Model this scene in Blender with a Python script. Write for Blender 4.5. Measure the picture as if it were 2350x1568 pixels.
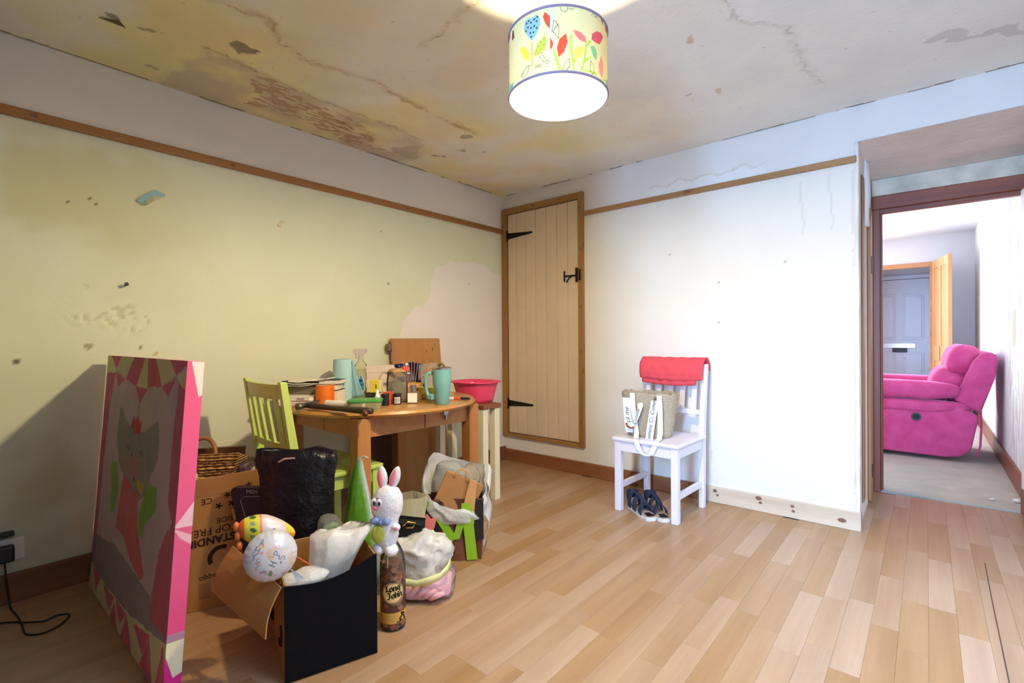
import bpy, bmesh, math, random
import numpy as np
from mathutils import Vector, Matrix, noise

# ------------------------------------------------------------------ reset
for o in list(bpy.data.objects):
    bpy.data.objects.remove(o, do_unlink=True)
SC = bpy.context.scene
COL = SC.collection
random.seed(7)
RNG = np.random.default_rng(11)
PI = math.pi

# ------------------------------------------------------------------ camera
YAW, PITCH, ROLL, FPX = 0.7032, -0.0039, -0.0068, 1123.09
CAM = Vector((2.8332, -3.2315, 1.0483))
_v = Vector((-math.sin(YAW) * math.cos(PITCH), math.cos(YAW) * math.cos(PITCH), math.sin(PITCH)))
_r = Vector((math.cos(YAW), math.sin(YAW), 0))
_u = _r.cross(_v)
_r, _u = _r * math.cos(ROLL) + _u * math.sin(ROLL), -_r * math.sin(ROLL) + _u * math.cos(ROLL)
cam_data = bpy.data.cameras.new('camera')
cam_data.lens = 36.0 * FPX / 2350.0
cam_data.sensor_width = 36.0
cam_data.clip_start = 0.02
cam = bpy.data.objects.new('camera', cam_data)
COL.objects.link(cam)
cam.matrix_world = Matrix(((_r.x, _u.x, -_v.x, CAM.x), (_r.y, _u.y, -_v.y, CAM.y), (_r.z, _u.z, -_v.z, CAM.z), (0, 0, 0, 1)))
SC.camera = cam

# ------------------------------------------------------------------ view + world + daylight
SC.view_settings.view_transform = 'Standard'
SC.view_settings.look = 'None'
SC.view_settings.gamma = 1.0
SC.view_settings.use_curve_mapping = False
SC.view_settings.exposure = 0.07

W = bpy.data.worlds.new('world')
SC.world = W
W.use_nodes = True
W.node_tree.nodes['Background'].inputs[0].default_value = (0.62, 0.80, 1.0, 1)
W.node_tree.nodes['Background'].inputs[1].default_value = 1.0

def area(name, loc, target, sx, sy, power, col):
    l = bpy.data.lights.new(name, 'AREA')
    l.shape = 'RECTANGLE'; l.size = sx; l.size_y = sy; l.energy = power; l.color = col
    o = bpy.data.objects.new(name, l); COL.objects.link(o)
    o.location = loc
    o.rotation_euler = (Vector(target) - Vector(loc)).to_track_quat('-Z', 'Y').to_euler()
    return o
# daylight: the glazed door at the end of the passage behind the camera, the side window in the right wall, and the street window of the next room
area('daylight_passage', (2.80, -5.6, 1.30), (2.75, -3.0, 0.95), 0.34, 1.75, 235, (0.32, 0.58, 1.0))
area('daylight_side_window', (4.15, -1.75, 2.70), (2.6, -1.25, 0.6), 1.3, 0.9, 230, (0.44, 0.64, 1.0))
area('daylight_street_window', (0.95, 5.62, 1.45), (1.9, 1.0, 1.2), 1.3, 1.15, 230, (0.86, 0.92, 1.0))
BULB_STRENGTH = 2250.0
BULB_COLOR = (1.0, 0.82, 0.50)

# ------------------------------------------------------------------ colour + material helpers
def S(r, g, b):
    def f(c):
        c /= 255.0
        return c / 12.92 if c <= 0.04045 else ((c + 0.055) / 1.055) ** 2.4
    return (f(r), f(g), f(b), 1.0)

class NT:
    def __init__(self, name):
        self.m = bpy.data.materials.new(name); self.m.use_nodes = True
        self.t = self.m.node_tree; self.t.nodes.clear()
        self.out = self.n('ShaderNodeOutputMaterial')
    def n(self, typ, **kw):
        x = self.t.nodes.new(typ)
        for k, v in kw.items():
            if hasattr(x, k): setattr(x, k, v)
        return x
    def l(self, a, b): self.t.links.new(a, b)

def coords(nt, scale=(1, 1, 1), kind='Object'):
    tc = nt.n('ShaderNodeTexCoord'); mp = nt.n('ShaderNodeMapping')
    mp.inputs['Scale'].default_value = scale
    nt.l(tc.outputs[kind], mp.inputs['Vector'])
    return mp.outputs[0]

def noise_tex(nt, vec, scale, detail=4, rough=0.55):
    n = nt.n('ShaderNodeTexNoise'); n.inputs['Scale'].default_value = scale
    n.inputs['Detail'].default_value = detail; n.inputs['Roughness'].default_value = rough
    nt.l(vec, n.inputs['Vector'])
    return n.outputs['Fac']

def ramp(nt, fac, stops):
    r = nt.n('ShaderNodeValToRGB')
    e = r.color_ramp.elements
    while len(e) < len(stops): e.new(0.5)
    for i, (p, c) in enumerate(stops):
        e[i].position = p; e[i].color = c
    nt.l(fac, r.inputs[0])
    return r.outputs[0]

def bump(nt, fac, strength, dist=0.01):
    b = nt.n('ShaderNodeBump'); b.inputs['Strength'].default_value = strength; b.inputs['Distance'].default_value = dist
    nt.l(fac, b.inputs['Height'])
    return b.outputs[0]

def mul(c, k): return (min(1, c[0] * k), min(1, c[1] * k), min(1, c[2] * k), 1)

def plain(name, col, rough=0.5, metal=0.0, var=0.10, vs=8.0, bs=0.0, bscale=60.0, sheen=0.0, spec=0.5, trans=0.0, coat=0.0):
    nt = NT(name)
    p = nt.n('ShaderNodeBsdfPrincipled')
    v = coords(nt)
    nf = noise_tex(nt, v, vs)
    nt.l(ramp(nt, nf, [(0.25, mul(col, 1 - var)), (0.75, mul(col, 1 + var))]), p.inputs['Base Color'])
    p.inputs['Roughness'].default_value = rough; p.inputs['Metallic'].default_value = metal
    p.inputs['Specular IOR Level'].default_value = spec
    if trans: p.inputs['Transmission Weight'].default_value = trans
    if coat: p.inputs['Coat Weight'].default_value = coat
    if sheen:
        p.inputs['Sheen Weight'].default_value = sheen; p.inputs['Sheen Roughness'].default_value = 0.4
        p.inputs['Sheen Tint'].default_value = mul(col, 2.0)
    if bs: nt.l(bump(nt, noise_tex(nt, v, bscale, 5), bs, 0.006), p.inputs['Normal'])
    nt.l(p.outputs[0], nt.out.inputs[0])
    return nt.m

def wood(name, c1, c2, axis='X', rough=0.45, grain=18.0, knots=None, rnd=0.0, coat=0.0, spec=0.5):
    nt = NT(name); p = nt.n('ShaderNodeBsdfPrincipled')
    sc = {'X': (0.06, 1, 1), 'Y': (1, 0.06, 1), 'Z': (1, 1, 0.06)}[axis]
    v = coords(nt, sc)
    if rnd:
        oi = nt.n('ShaderNodeObjectInfo')
        ad = nt.n('ShaderNodeVectorMath', operation='ADD'); sm = nt.n('ShaderNodeVectorMath', operation='SCALE')
        cb = nt.n('ShaderNodeCombineXYZ')
        for i in range(3): nt.l(oi.outputs['Random'], cb.inputs[i])
        nt.l(cb.outputs[0], sm.inputs[0]); sm.inputs['Scale'].default_value = 37.0
        nt.l(v, ad.inputs[0]); nt.l(sm.outputs[0], ad.inputs[1]); v = ad.outputs[0]
    f1 = noise_tex(nt, v, grain, 6, 0.65)
    col = ramp(nt, f1, [(0.28, c1), (0.72, c2)])
    if rnd:
        h = nt.n('ShaderNodeHueSaturation')
        mr = nt.n('ShaderNodeMapRange'); mr.inputs[3].default_value = 1 - rnd; mr.inputs[4].default_value = 1 + rnd
        nt.l(oi.outputs['Random'], mr.inputs[0]); nt.l(mr.outputs[0], h.inputs['Value'])
        ms = nt.n('ShaderNodeMapRange'); ms.inputs[3].default_value = 1.12; ms.inputs[4].default_value = 0.86
        nt.l(oi.outputs['Random'], ms.inputs[0]); nt.l(ms.outputs[0], h.inputs['Saturation'])
        nt.l(col, h.inputs['Color']); col = h.outputs[0]
    if knots:
        kv = coords(nt, {'X': (0.5, 1, 1), 'Y': (1, 0.5, 1), 'Z': (1, 1, 0.5)}[axis])
        vo = nt.n('ShaderNodeTexVoronoi'); vo.inputs['Scale'].default_value = knots[1]
        nt.l(kv, vo.inputs['Vector'])
        kf = ramp(nt, vo.outputs['Distance'], [(0.03, (1, 1, 1, 1)), (0.10, (0, 0, 0, 1))])
        mx = nt.n('ShaderNodeMixRGB'); nt.l(kf, mx.inputs[0]); nt.l(col, mx.inputs[1]); mx.inputs[2].default_value = knots[0]
        col = mx.outputs[0]
    nt.l(col, p.inputs['Base Color'])
    p.inputs['Roughness'].default_value = rough; p.inputs['Specular IOR Level'].default_value = spec
    if coat: p.inputs['Coat Weight'].default_value = coat; p.inputs['Coat Roughness'].default_value = 0.15
    nt.l(bump(nt, f1, 0.08, 0.003), p.inputs['Normal'])
    nt.l(p.outputs[0], nt.out.inputs[0])
    return nt.m

def painted(name, rough=0.7, bs=0.0, bscale=70.0, spec=0.4, var=0.06, vs=14.0, metal=0.0, transl=0.0, coat=0.0):
    """colour comes from the mesh's own 'Col' attribute (a print or paint layer), with fine noise on top"""
    nt = NT(name); p = nt.n('ShaderNodeBsdfPrincipled')
    a = nt.n('ShaderNodeAttribute'); a.attribute_name = 'Col'
    v = coords(nt)
    nf = noise_tex(nt, v, vs, 5)
    mx = nt.n('ShaderNodeMixRGB', blend_type='MULTIPLY'); mx.inputs[0].default_value = 1.0
    nt.l(a.outputs['Color'], mx.inputs[1])
    nt.l(ramp(nt, nf, [(0.25, (1 - var, 1 - var, 1 - var, 1)), (0.7, (1, 1, 1, 1))]), mx.inputs[2])
    nt.l(mx.outputs[0], p.inputs['Base Color'])
    p.inputs['Roughness'].default_value = rough; p.inputs['Specular IOR Level'].default_value = spec
    p.inputs['Metallic'].default_value = metal
    if coat: p.inputs['Coat Weight'].default_value = coat
    if bs: nt.l(bump(nt, noise_tex(nt, v, bscale, 6), bs, 0.004), p.inputs['Normal'])
    sh = p.outputs[0]
    if transl:
        tr = nt.n('ShaderNodeBsdfTranslucent'); nt.l(mx.outputs[0], tr.inputs[0])
        ms = nt.n('ShaderNodeMixShader'); ms.inputs[0].default_value = transl
        nt.l(sh, ms.inputs[1]); nt.l(tr.outputs[0], ms.inputs[2]); sh = ms.outputs[0]
    nt.l(sh, nt.out.inputs[0])
    return nt.m

def film(name, col, opacity=0.35, rough=0.2, milky=0.5, ior=1.22):
    """thin plastic film or clear glass wall: part see-through, part milky, glossy on top"""
    nt = NT(name)
    tr = nt.n('ShaderNodeBsdfTransparent'); tr.inputs[0].default_value = mul(col, 1.0)
    di = nt.n('ShaderNodeBsdfDiffuse'); di.inputs[0].default_value = col
    tl = nt.n('ShaderNodeBsdfTranslucent'); tl.inputs[0].default_value = col
    gl = nt.n('ShaderNodeBsdfGlossy'); gl.inputs[1].default_value = rough
    m0 = nt.n('ShaderNodeMixShader'); m0.inputs[0].default_value = milky
    nt.l(di.outputs[0], m0.inputs[1]); nt.l(tl.outputs[0], m0.inputs[2])
    m1 = nt.n('ShaderNodeMixShader'); m1.inputs[0].default_value = opacity
    nt.l(tr.outputs[0], m1.inputs[1]); nt.l(m0.outputs[0], m1.inputs[2])
    m2 = nt.n('ShaderNodeMixShader')
    fr = nt.n('ShaderNodeFresnel'); fr.inputs[0].default_value = ior
    nt.l(fr.outputs[0], m2.inputs[0]); nt.l(m1.outputs[0], m2.inputs[1]); nt.l(gl.outputs[0], m2.inputs[2])
    nt.l(m2.outputs[0], nt.out.inputs[0])
    return nt.m

# ------------------------------------------------------------------ geometry helpers
class MB:
    """collects simple solids; build() links them as ONE mesh object"""
    def __init__(self): self.bm = bmesh.new()
    def _bev(self, verts, bev, seg):
        if bev > 0:
            es = list({e for v in verts for e in v.link_edges})
            bmesh.ops.bevel(self.bm, geom=es, offset=bev, segments=seg, profile=0.5, affect='EDGES')
    def box(self, x0, x1, y0, y1, z0, z1, bev=0.0, seg=2, M=None):
        r = bmesh.ops.create_cube(self.bm, size=1.0); vs = r['verts']
        for v in vs:
            v.co = Vector((x0 + (v.co.x + .5) * (x1 - x0), y0 + (v.co.y + .5) * (y1 - y0), z0 + (v.co.z + .5) * (z1 - z0)))
            if M is not None: v.co = M @ v.co
        self._bev(vs, bev, seg); return self
    def bar(self, p, q, w, d, bev=0.0, up=(0, 0, 1)):
        p, q = Vector(p), Vector(q); a = (q - p); L = a.length; a.normalize()
        u = Vector(up) - a * Vector(up).dot(a)
        if u.length < 1e-4: u = Vector((0, 1, 0)) - a * a.y
        u.normalize(); s = a.cross(u)
        M = Matrix(((s.x, u.x, a.x, p.x), (s.y, u.y, a.y, p.y), (s.z, u.z, a.z, p.z), (0, 0, 0, 1)))
        return self.box(-w / 2, w / 2, -d / 2, d / 2, 0, L, bev, 2, M)
    def prism(self, pts, vec, bev=0.0, seg=2):
        vec = Vector(vec); a = [self.bm.verts.new(Vector(p)) for p in pts]; b = [self.bm.verts.new(Vector(p) + vec) for p in pts]
        n = len(pts)
        self.bm.faces.new(a[::-1]); self.bm.faces.new(b)
        for i in range(n): self.bm.faces.new((a[i], a[(i + 1) % n], b[(i + 1) % n], b[i]))
        self._bev(a + b, bev, seg); return self
    def lathe(self, prof, n=32, c=(0, 0, 0), M=None, a0=0.0, a1=2 * PI):
        full = abs(a1 - a0 - 2 * PI) < 1e-6
        rings = []
        for r, z in prof:
            if r < 1e-6:
                rings.append([self.bm.verts.new((c[0], c[1], c[2] + z))])
            else:
                rings.append([self.bm.verts.new((c[0] + r * math.cos(a0 + (a1 - a0) * i / n), c[1] + r * math.sin(a0 + (a1 - a0) * i / n), c[2] + z)) for i in range(n if full else n + 1)])
        for A, B_ in zip(rings, rings[1:]):
            m = max(len(A), len(B_)); k = m if full else m - 1
            for i in range(k):
                f = []
                for R, j in ((A, i), (A, i + 1), (B_, i + 1), (B_, i)):
                    v = R[0] if len(R) == 1 else R[j % len(R)]
                    if v not in f: f.append(v)
                if len(f) >= 3:
                    try: self.bm.faces.new(f)
                    except ValueError: pass
        if M is not None:
            for R in rings:
                for v in R: v.co = M @ v.co
        return self
    def tube(self, pts, r, n=8, cap=True, closed=False):
        pts = [Vector(p) for p in pts]; m = len(pts); rings = []; up = None
        rr = r if hasattr(r, '__len__') else [r] * m
        for i, p in enumerate(pts):
            a = pts[(i + 1) % m] if (closed or i + 1 < m) else p
            b = pts[i - 1] if (closed or i > 0) else p
            t = (a - b).normalized()
            if up is None:
                up = Vector((0, 0, 1)) if abs(t.z) < .9 else Vector((1, 0, 0))
            s = t.cross(up).normalized(); up = s.cross(t).normalized()
            rings.append([self.bm.verts.new(p + (s * math.cos(2 * PI * k / n) + up * math.sin(2 * PI * k / n)) * rr[i]) for k in range(n)])
        for i in range(m if closed else m - 1):
            A, B_ = rings[i], rings[(i + 1) % m]
            for k in range(n): self.bm.faces.new((A[k], A[(k + 1) % n], B_[(k + 1) % n], B_[k]))
        if cap and not closed:
            self.bm.faces.new(rings[0][::-1]); self.bm.faces.new(rings[-1])
        return self
    def ribbon(self, pts, w, th, side):
        """flat strap: width vector 'side' (may be a list) of length w, thickness th"""
        m = len(pts); R = []
        for i, p in enumerate(pts):
            p = Vector(p); s = Vector(side[i] if isinstance(side, list) else side).normalized()
            a = Vector(pts[min(i + 1, m - 1)]) - Vector(pts[max(i - 1, 0)])
            nrm = s.cross(a).normalized()
            R.append([self.bm.verts.new(p + s * w / 2 * sx + nrm * th / 2 * sn) for sx, sn in ((-1, -1), (1, -1), (1, 1), (-1, 1))])
        for A, B_ in zip(R, R[1:]):
            for k in range(4): self.bm.faces.new((A[k], A[(k + 1) % 4], B_[(k + 1) % 4], B_[k]))
        self.bm.faces.new(R[0][::-1]); self.bm.faces.new(R[-1])
        return self
    def sellip(self, c, s, e1=1.0, e2=1.0, nu=24, nv=16, M=None):
        """superellipsoid cushion, semi-axes s; e<1 squarer"""
        def sg(x, e): return math.copysign(abs(x) ** e, x)
        prof = []
        rings = []
        for j in range(nv + 1):
            ph = -PI / 2 + PI * j / nv
            row = []
            for i in range(nu):
                th = 2 * PI * i / nu
                v = Vector((s[0] * sg(math.cos(ph), e1) * sg(math.cos(th), e2), s[1] * sg(math.cos(ph), e1) * sg(math.sin(th), e2), s[2] * sg(math.sin(ph), e1)))
                if M is not None: v = M @ v
                row.append(v + Vector(c))
            rings.append(row)
        R = []
        for j, row in enumerate(rings):
            if j in (0, nv):
                q = self.bm.verts.new(sum(row, Vector()) / nu); R.append([q])
            else: R.append([self.bm.verts.new(p) for p in row])
        for A, B_ in zip(R, R[1:]):
            for i in range(nu):
                f = []
                for Q, k in ((A, i), (A, i + 1), (B_, i + 1), (B_, i)):
                    v = Q[0] if len(Q) == 1 else Q[k % nu]
                    if v not in f: f.append(v)
                self.bm.faces.new(f)
        return self
    def loft(self, rings, cap0=True, cap1=False):
        R = [[self.bm.verts.new(Vector(p)) for p in r] for r in rings]; n = len(R[0])
        for A, B_ in zip(R, R[1:]):
            for k in range(n): self.bm.faces.new((A[k], A[(k + 1) % n], B_[(k + 1) % n], B_[k]))
        if cap0: self.bm.faces.new(R[0][::-1])
        if cap1: self.bm.faces.new(R[-1])
        return self
    def sheet(self, rows):
        R = [[self.bm.verts.new(Vector(p)) for p in r] for r in rows]
        for A, B_ in zip(R, R[1:]):
            for k in range(len(A) - 1): self.bm.faces.new((A[k], A[k + 1], B_[k + 1], B_[k]))
        return self
    def wobble(self, amp, scale, seed=0.0, zmin=None):
        for v in self.bm.verts:
            d = noise.noise_vector(v.co * scale + Vector((seed, seed * 1.7, seed * .3)))
            k = 1.0
            if zmin is not None: k = min(1.0, max(0.0, (v.co.z - zmin) / 0.03))
            v.co += d * amp * k
        return self
    def build(self, name, m, parent=None, smooth=False, solid=0.0, sub=0, loc=None, rot=None, rec=True):
        if rec: bmesh.ops.recalc_face_normals(self.bm, faces=self.bm.faces)
        me = bpy.data.meshes.new(name); self.bm.to_mesh(me); self.bm.free()
        if smooth:
            for p in me.polygons: p.use_smooth = True
        o = link(name, me, m, parent)
        if loc is not None: o.location = loc
        if rot is not None: o.rotation_euler = rot
        if sub:
            s = o.modifiers.new('sub', 'SUBSURF'); s.levels = sub; s.render_levels = sub
        if solid:
            s = o.modifiers.new('solid', 'SOLIDIFY'); s.thickness = solid; s.offset = 0
        return o

def link(name, me, m, parent=None):
    o = bpy.data.objects.new(name, me)
    if m is not None:
        me.materials.clear(); me.materials.append(m)
    COL.objects.link(o)
    if parent is not None: o.parent = parent
    return o

def thing(name, label, cat, loc=(0, 0, 0), rz=0.0, group=None):
    o = bpy.data.objects.new(name, None); COL.objects.link(o)
    o.empty_display_size = 0.05
    o.location = loc; o.rotation_euler = (0, 0, rz)
    o['label'] = label; o['category'] = cat
    if group: o['group'] = group
    return o

def tag(o, label, cat, group=None):
    o['label'] = label; o['category'] = cat
    if group: o['group'] = group
    return o

def struct(o, label=None):
    o['kind'] = 'structure'
    if label: o['label'] = label
    return o

def smooth_by_angle(o, deg=40):
    me = o.data
    for p in me.polygons: p.use_smooth = True
    bm = bmesh.new(); bm.from_mesh(me)
    for e in bm.edges:
        if len(e.link_faces) == 2 and e.calc_face_angle(0) > math.radians(deg): e.smooth = False
    bm.to_mesh(me); bm.free()
    return o

def text_mesh(name, s, size, m, parent, origin, right, up, extrude=0.0004, shear=0.0, align='CENTER', space=1.0, bold=0.0):
    cu = bpy.data.curves.new(name, 'FONT'); cu.body = s; cu.size = size; cu.extrude = extrude; cu.shear = shear
    cu.align_x = align; cu.align_y = 'CENTER'; cu.space_character = space; cu.offset = bold; cu.resolution_u = 3
    t = bpy.data.objects.new(name, cu); COL.objects.link(t)
    me = bpy.data.meshes.new_from_object(t)
    bpy.data.objects.remove(t, do_unlink=True)
    r, u = Vector(right).normalized(), Vector(up).normalized(); n = r.cross(u)
    o0 = Vector(origin)
    me.transform(Matrix(((r.x, u.x, n.x, o0.x), (r.y, u.y, n.y, o0.y), (r.z, u.z, n.z, o0.z), (0, 0, 0, 1))))
    return link(name, me, m, parent)

# ------------------------------------------------------------------ 2D paint helpers (numpy)
def vnoise(x, y, seed=0):
    xi, yi = np.floor(x).astype(np.int64), np.floor(y).astype(np.int64); fx, fy = x - xi, y - yi
    fx = fx * fx * (3 - 2 * fx); fy = fy * fy * (3 - 2 * fy)
    def h(a, b):
        n = (a * 374761393 + b * 668265263 + seed * 974634777) & 0x7fffffff
        n = ((n ^ (n >> 13)) * 1274126177) & 0x7fffffff
        return ((n ^ (n >> 16)) & 0xffff) / 65535.0
    return (h(xi, yi) * (1 - fx) + h(xi + 1, yi) * fx) * (1 - fy) + (h(xi, yi + 1) * (1 - fx) + h(xi + 1, yi + 1) * fx) * fy
def fbm(x, y, sc, oc=4, seed=0):
    t = 0; a = .5; s = 0
    for k in range(oc):
        t = t + a * vnoise(x * sc + 17.3 * k, y * sc - 9.1 * k, seed + k); s += a; a *= .5; sc *= 2
    return t / s
def inpoly(x, y, poly):
    r = np.zeros(x.shape, bool); n = len(poly)
    for i in range(n):
        x0, y0 = poly[i]; x1, y1 = poly[(i + 1) % n]
        if y0 == y1: continue
        c = ((y0 > y) != (y1 > y)) & (x < (x1 - x0) * (y - y0) / (y1 - y0) + x0)
        r ^= c
    return r
def segdist(x, y, line):
    d = np.full(x.shape, 1e9)
    for (x0, y0), (x1, y1) in zip(line, line[1:]):
        dx, dy = x1 - x0, y1 - y0; L = dx * dx + dy * dy + 1e-12
        t = np.clip(((x - x0) * dx + (y - y0) * dy) / L, 0, 1)
        d = np.minimum(d, np.hypot(x - x0 - t * dx, y - y0 - t * dy))
    return d
def mixc(C, m, col):
    m = np.clip(np.asarray(m, float), 0, 1)[..., None]
    return C * (1 - m) + np.array(col[:3]) * m
def sstep(a, b, x):
    t = np.clip((x - a) / (b - a), 0, 1); return t * t * (3 - 2 * t)

def paint_grid(name, P, C, m, parent=None, closed=False, smooth=True):
    """P (ny,nx,3) positions, C (ny,nx,3) colours -> one mesh with attribute Col"""
    ny, nx = P.shape[:2]
    idx = np.arange(nx * ny).reshape(ny, nx)
    if closed: idx = np.concatenate([idx, idx[:, :1]], 1)
    F = np.stack([idx[:-1, :-1], idx[:-1, 1:], idx[1:, 1:], idx[1:, :-1]], -1).reshape(-1, 4)
    me = bpy.data.meshes.new(name)
    me.from_pydata(P.reshape(-1, 3).tolist(), [], F.tolist()); me.update()
    a = me.color_attributes.new('Col', 'FLOAT_COLOR', 'POINT')
    c4 = np.ones((nx * ny, 4), np.float32); c4[:, :3] = C.reshape(-1, 3)
    a.data.foreach_set('color', c4.ravel())
    if smooth: me.polygons.foreach_set('use_smooth', np.ones(len(F), bool))
    return link(name, me, m, parent)

STROKE = {  # letters drawn as pen strokes on a 1 x 1.4 cell
    'H': [[(0, 0), (0, 1.4)], [(.8, 0), (.8, 1.4)], [(0, .7), (.8, .7)]], 'A': [[(0, 0), (.45, 1.4), (.9, 0)], [(.2, .5), (.7, .5)]],
    'P': [[(0, 0), (0, 1.4), (.6, 1.35), (.75, 1.05), (.6, .75), (0, .7)]], 'Y': [[(0, 1.4), (.42, .7), (.85, 1.4)], [(.42, .7), (.42, 0)]],
    'E': [[(.7, 0), (0, 0), (0, 1.4), (.7, 1.4)], [(0, .7), (.55, .7)]], 'S': [[(.7, 1.2), (.4, 1.4), (.05, 1.15), (.15, .8), (.6, .6), (.7, .25), (.4, 0), (0, .2)]],
    'T': [[(0, 1.4), (.9, 1.4)], [(.45, 1.4), (.45, 0)]], 'R': [[(0, 0), (0, 1.4), (.6, 1.35), (.75, 1.05), (.6, .75), (0, .7)], [(.35, .7), (.8, 0)]],
    'L': [[(.1, 0), (.25, .2), (.25, 1.3), (.5, 1.4)], [(.0, .1), (.75, .15), (.9, .0)]],
    'J': [[(.1, 1.35), (.75, 1.3)], [(.5, 1.3), (.5, .2), (.25, -.15), (0, 0)]],
    'o': [[(.15, .1), (.1, .75), (.4, .95), (.65, .75), (.65, .15), (.35, -.02), (.15, .1)]],
    'n': [[(.1, 0), (.1, .9)], [(.1, .75), (.4, .95), (.6, .8), (.6, .1), (.75, 0)]],
    'g': [[(.6, .85), (.25, .95), (.1, .7), (.15, .2), (.5, .1), (.6, .3)], [(.6, .95), (.6, -.3), (.35, -.5), (.05, -.4)]],
    'h': [[(.1, 0), (.1, 1.4)], [(.1, .75), (.4, .95), (.6, .8), (.6, .1), (.75, 0)]],
}
def stroke_mask(X, Y, word, x0, y0, h, ang=0.0, width=0.1, adv=1.15):
    """mask of pen-stroke lettering; origin x0,y0, cell height h (1.4 units), baseline angle ang"""
    c, s = math.cos(ang), math.sin(ang); k = h / 1.4
    u = ((X - x0) * c + (Y - y0) * s) / k; v = (-(X - x0) * s + (Y - y0) * c) / k
    m = np.zeros(X.shape, bool)
    for ch in word:
        if ch in STROKE:
            for ln in STROKE[ch]: m |= segdist(u, v, ln) < width
        u = u - adv
    return m
# ------------------------------------------------------------------ shared materials
M = {}
M['wall'] = painted('wall_paint', rough=0.85, bs=0.25, bscale=45, spec=0.2, var=0.05, vs=3.0)
M['ceil'] = painted('ceiling_paint', rough=0.9, bs=0.3, bscale=38, spec=0.15, var=0.07, vs=4.0)
M['white_wall'] = plain('next_room_white', S(236, 236, 240), 0.85, var=0.03, vs=3, bs=0.2, bscale=30, spec=0.2)
M['front_wall'] = plain('taupe_wall', S(98, 90, 84), .85, var=.05, vs=3, bs=.2, bscale=30, spec=.2)
M['rail'] = wood('picture_rail_pine', S(136, 88, 44), S(168, 116, 60), 'Y', 0.45, 14, (S(84, 46, 22), 4.0))
M['rail_x'] = wood('picture_rail_pine_back', S(146, 102, 58), S(178, 134, 84), 'X', 0.45, 14, (S(96, 58, 30), 4.0))
M['base_dark'] = wood('baseboard_dark', S(98, 60, 36), S(138, 88, 54), 'Y', 0.5, 10)
M['base_brown'] = wood('baseboard_brown', S(120, 72, 42), S(158, 100, 62), 'X', 0.5, 10, (S(70, 36, 20), 3.0))
M['base_pale'] = wood('baseboard_bare_pine', S(190, 168, 142), S(222, 204, 180), 'X', 0.6, 10, (S(110, 74, 60), 5.0))
M['frame_pine'] = wood('cupboard_frame_pine', S(140, 98, 48), S(172, 128, 70), 'Z', 0.45, 12, (S(92, 54, 24), 5.0))
M['door_paint'] = plain('cupboard_door_paint', S(214, 194, 164), 0.55, var=0.06, vs=5, bs=0.08, bscale=30)
M['iron'] = plain('black_iron', S(38, 34, 30), 0.45, 0.7, var=0.2, vs=40, bs=0.2)
M['laminate'] = wood('laminate_strip', S(155, 117, 81), S(180, 143, 106), 'Y', 0.34, 12, None, rnd=0.115, spec=0.5)
M['subfloor'] = plain('floor_joint_dark', S(96, 66, 42), 0.8)
M['carpet'] = plain('carpet_underlay', S(196, 190, 178), 0.95, var=0.12, vs=6, bs=0.6, bscale=120, spec=0.1)
M['jamb_red'] = wood('door_frame_redwood', S(112, 52, 30), S(150, 78, 46), 'Z', 0.4, 12)
M['jamb_red_x'] = wood('door_header_redwood', S(112, 54, 34), S(152, 82, 52), 'X', 0.4, 12)
M['jamb_pine'] = wood('jamb_pine', S(150, 100, 56), S(186, 134, 84), 'Z', 0.5, 12, (S(90, 54, 28), 5.0))
M['pine_door'] = wood('pine_door', S(206, 150, 96), S(232, 184, 132), 'Z', 0.45, 10)
M['upvc'] = plain('front_door_white', S(214, 220, 238), 0.35, var=0.02)
M['white_gloss'] = plain('white_gloss_paint', S(232, 228, 234), 0.4, var=0.04)
M['chrome'] = plain('chrome', S(186, 188, 194), 0.3, 0.9, var=0.02)
M['black_plastic'] = plain('black_plastic', S(26, 26, 28), 0.4, var=0.1)
M['white_plastic'] = plain('white_plastic', S(232, 230, 226), 0.4, var=0.03)
M['plaster'] = plain('bare_plaster', S(238, 228, 222), 0.9, var=0.10, vs=4, bs=0.5, bscale=25, spec=0.1)
M['plaster_old'] = plain('weathered_lintel', S(212, 208, 192), 0.9, var=0.22, vs=9, bs=0.6, bscale=30, spec=0.1)

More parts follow.
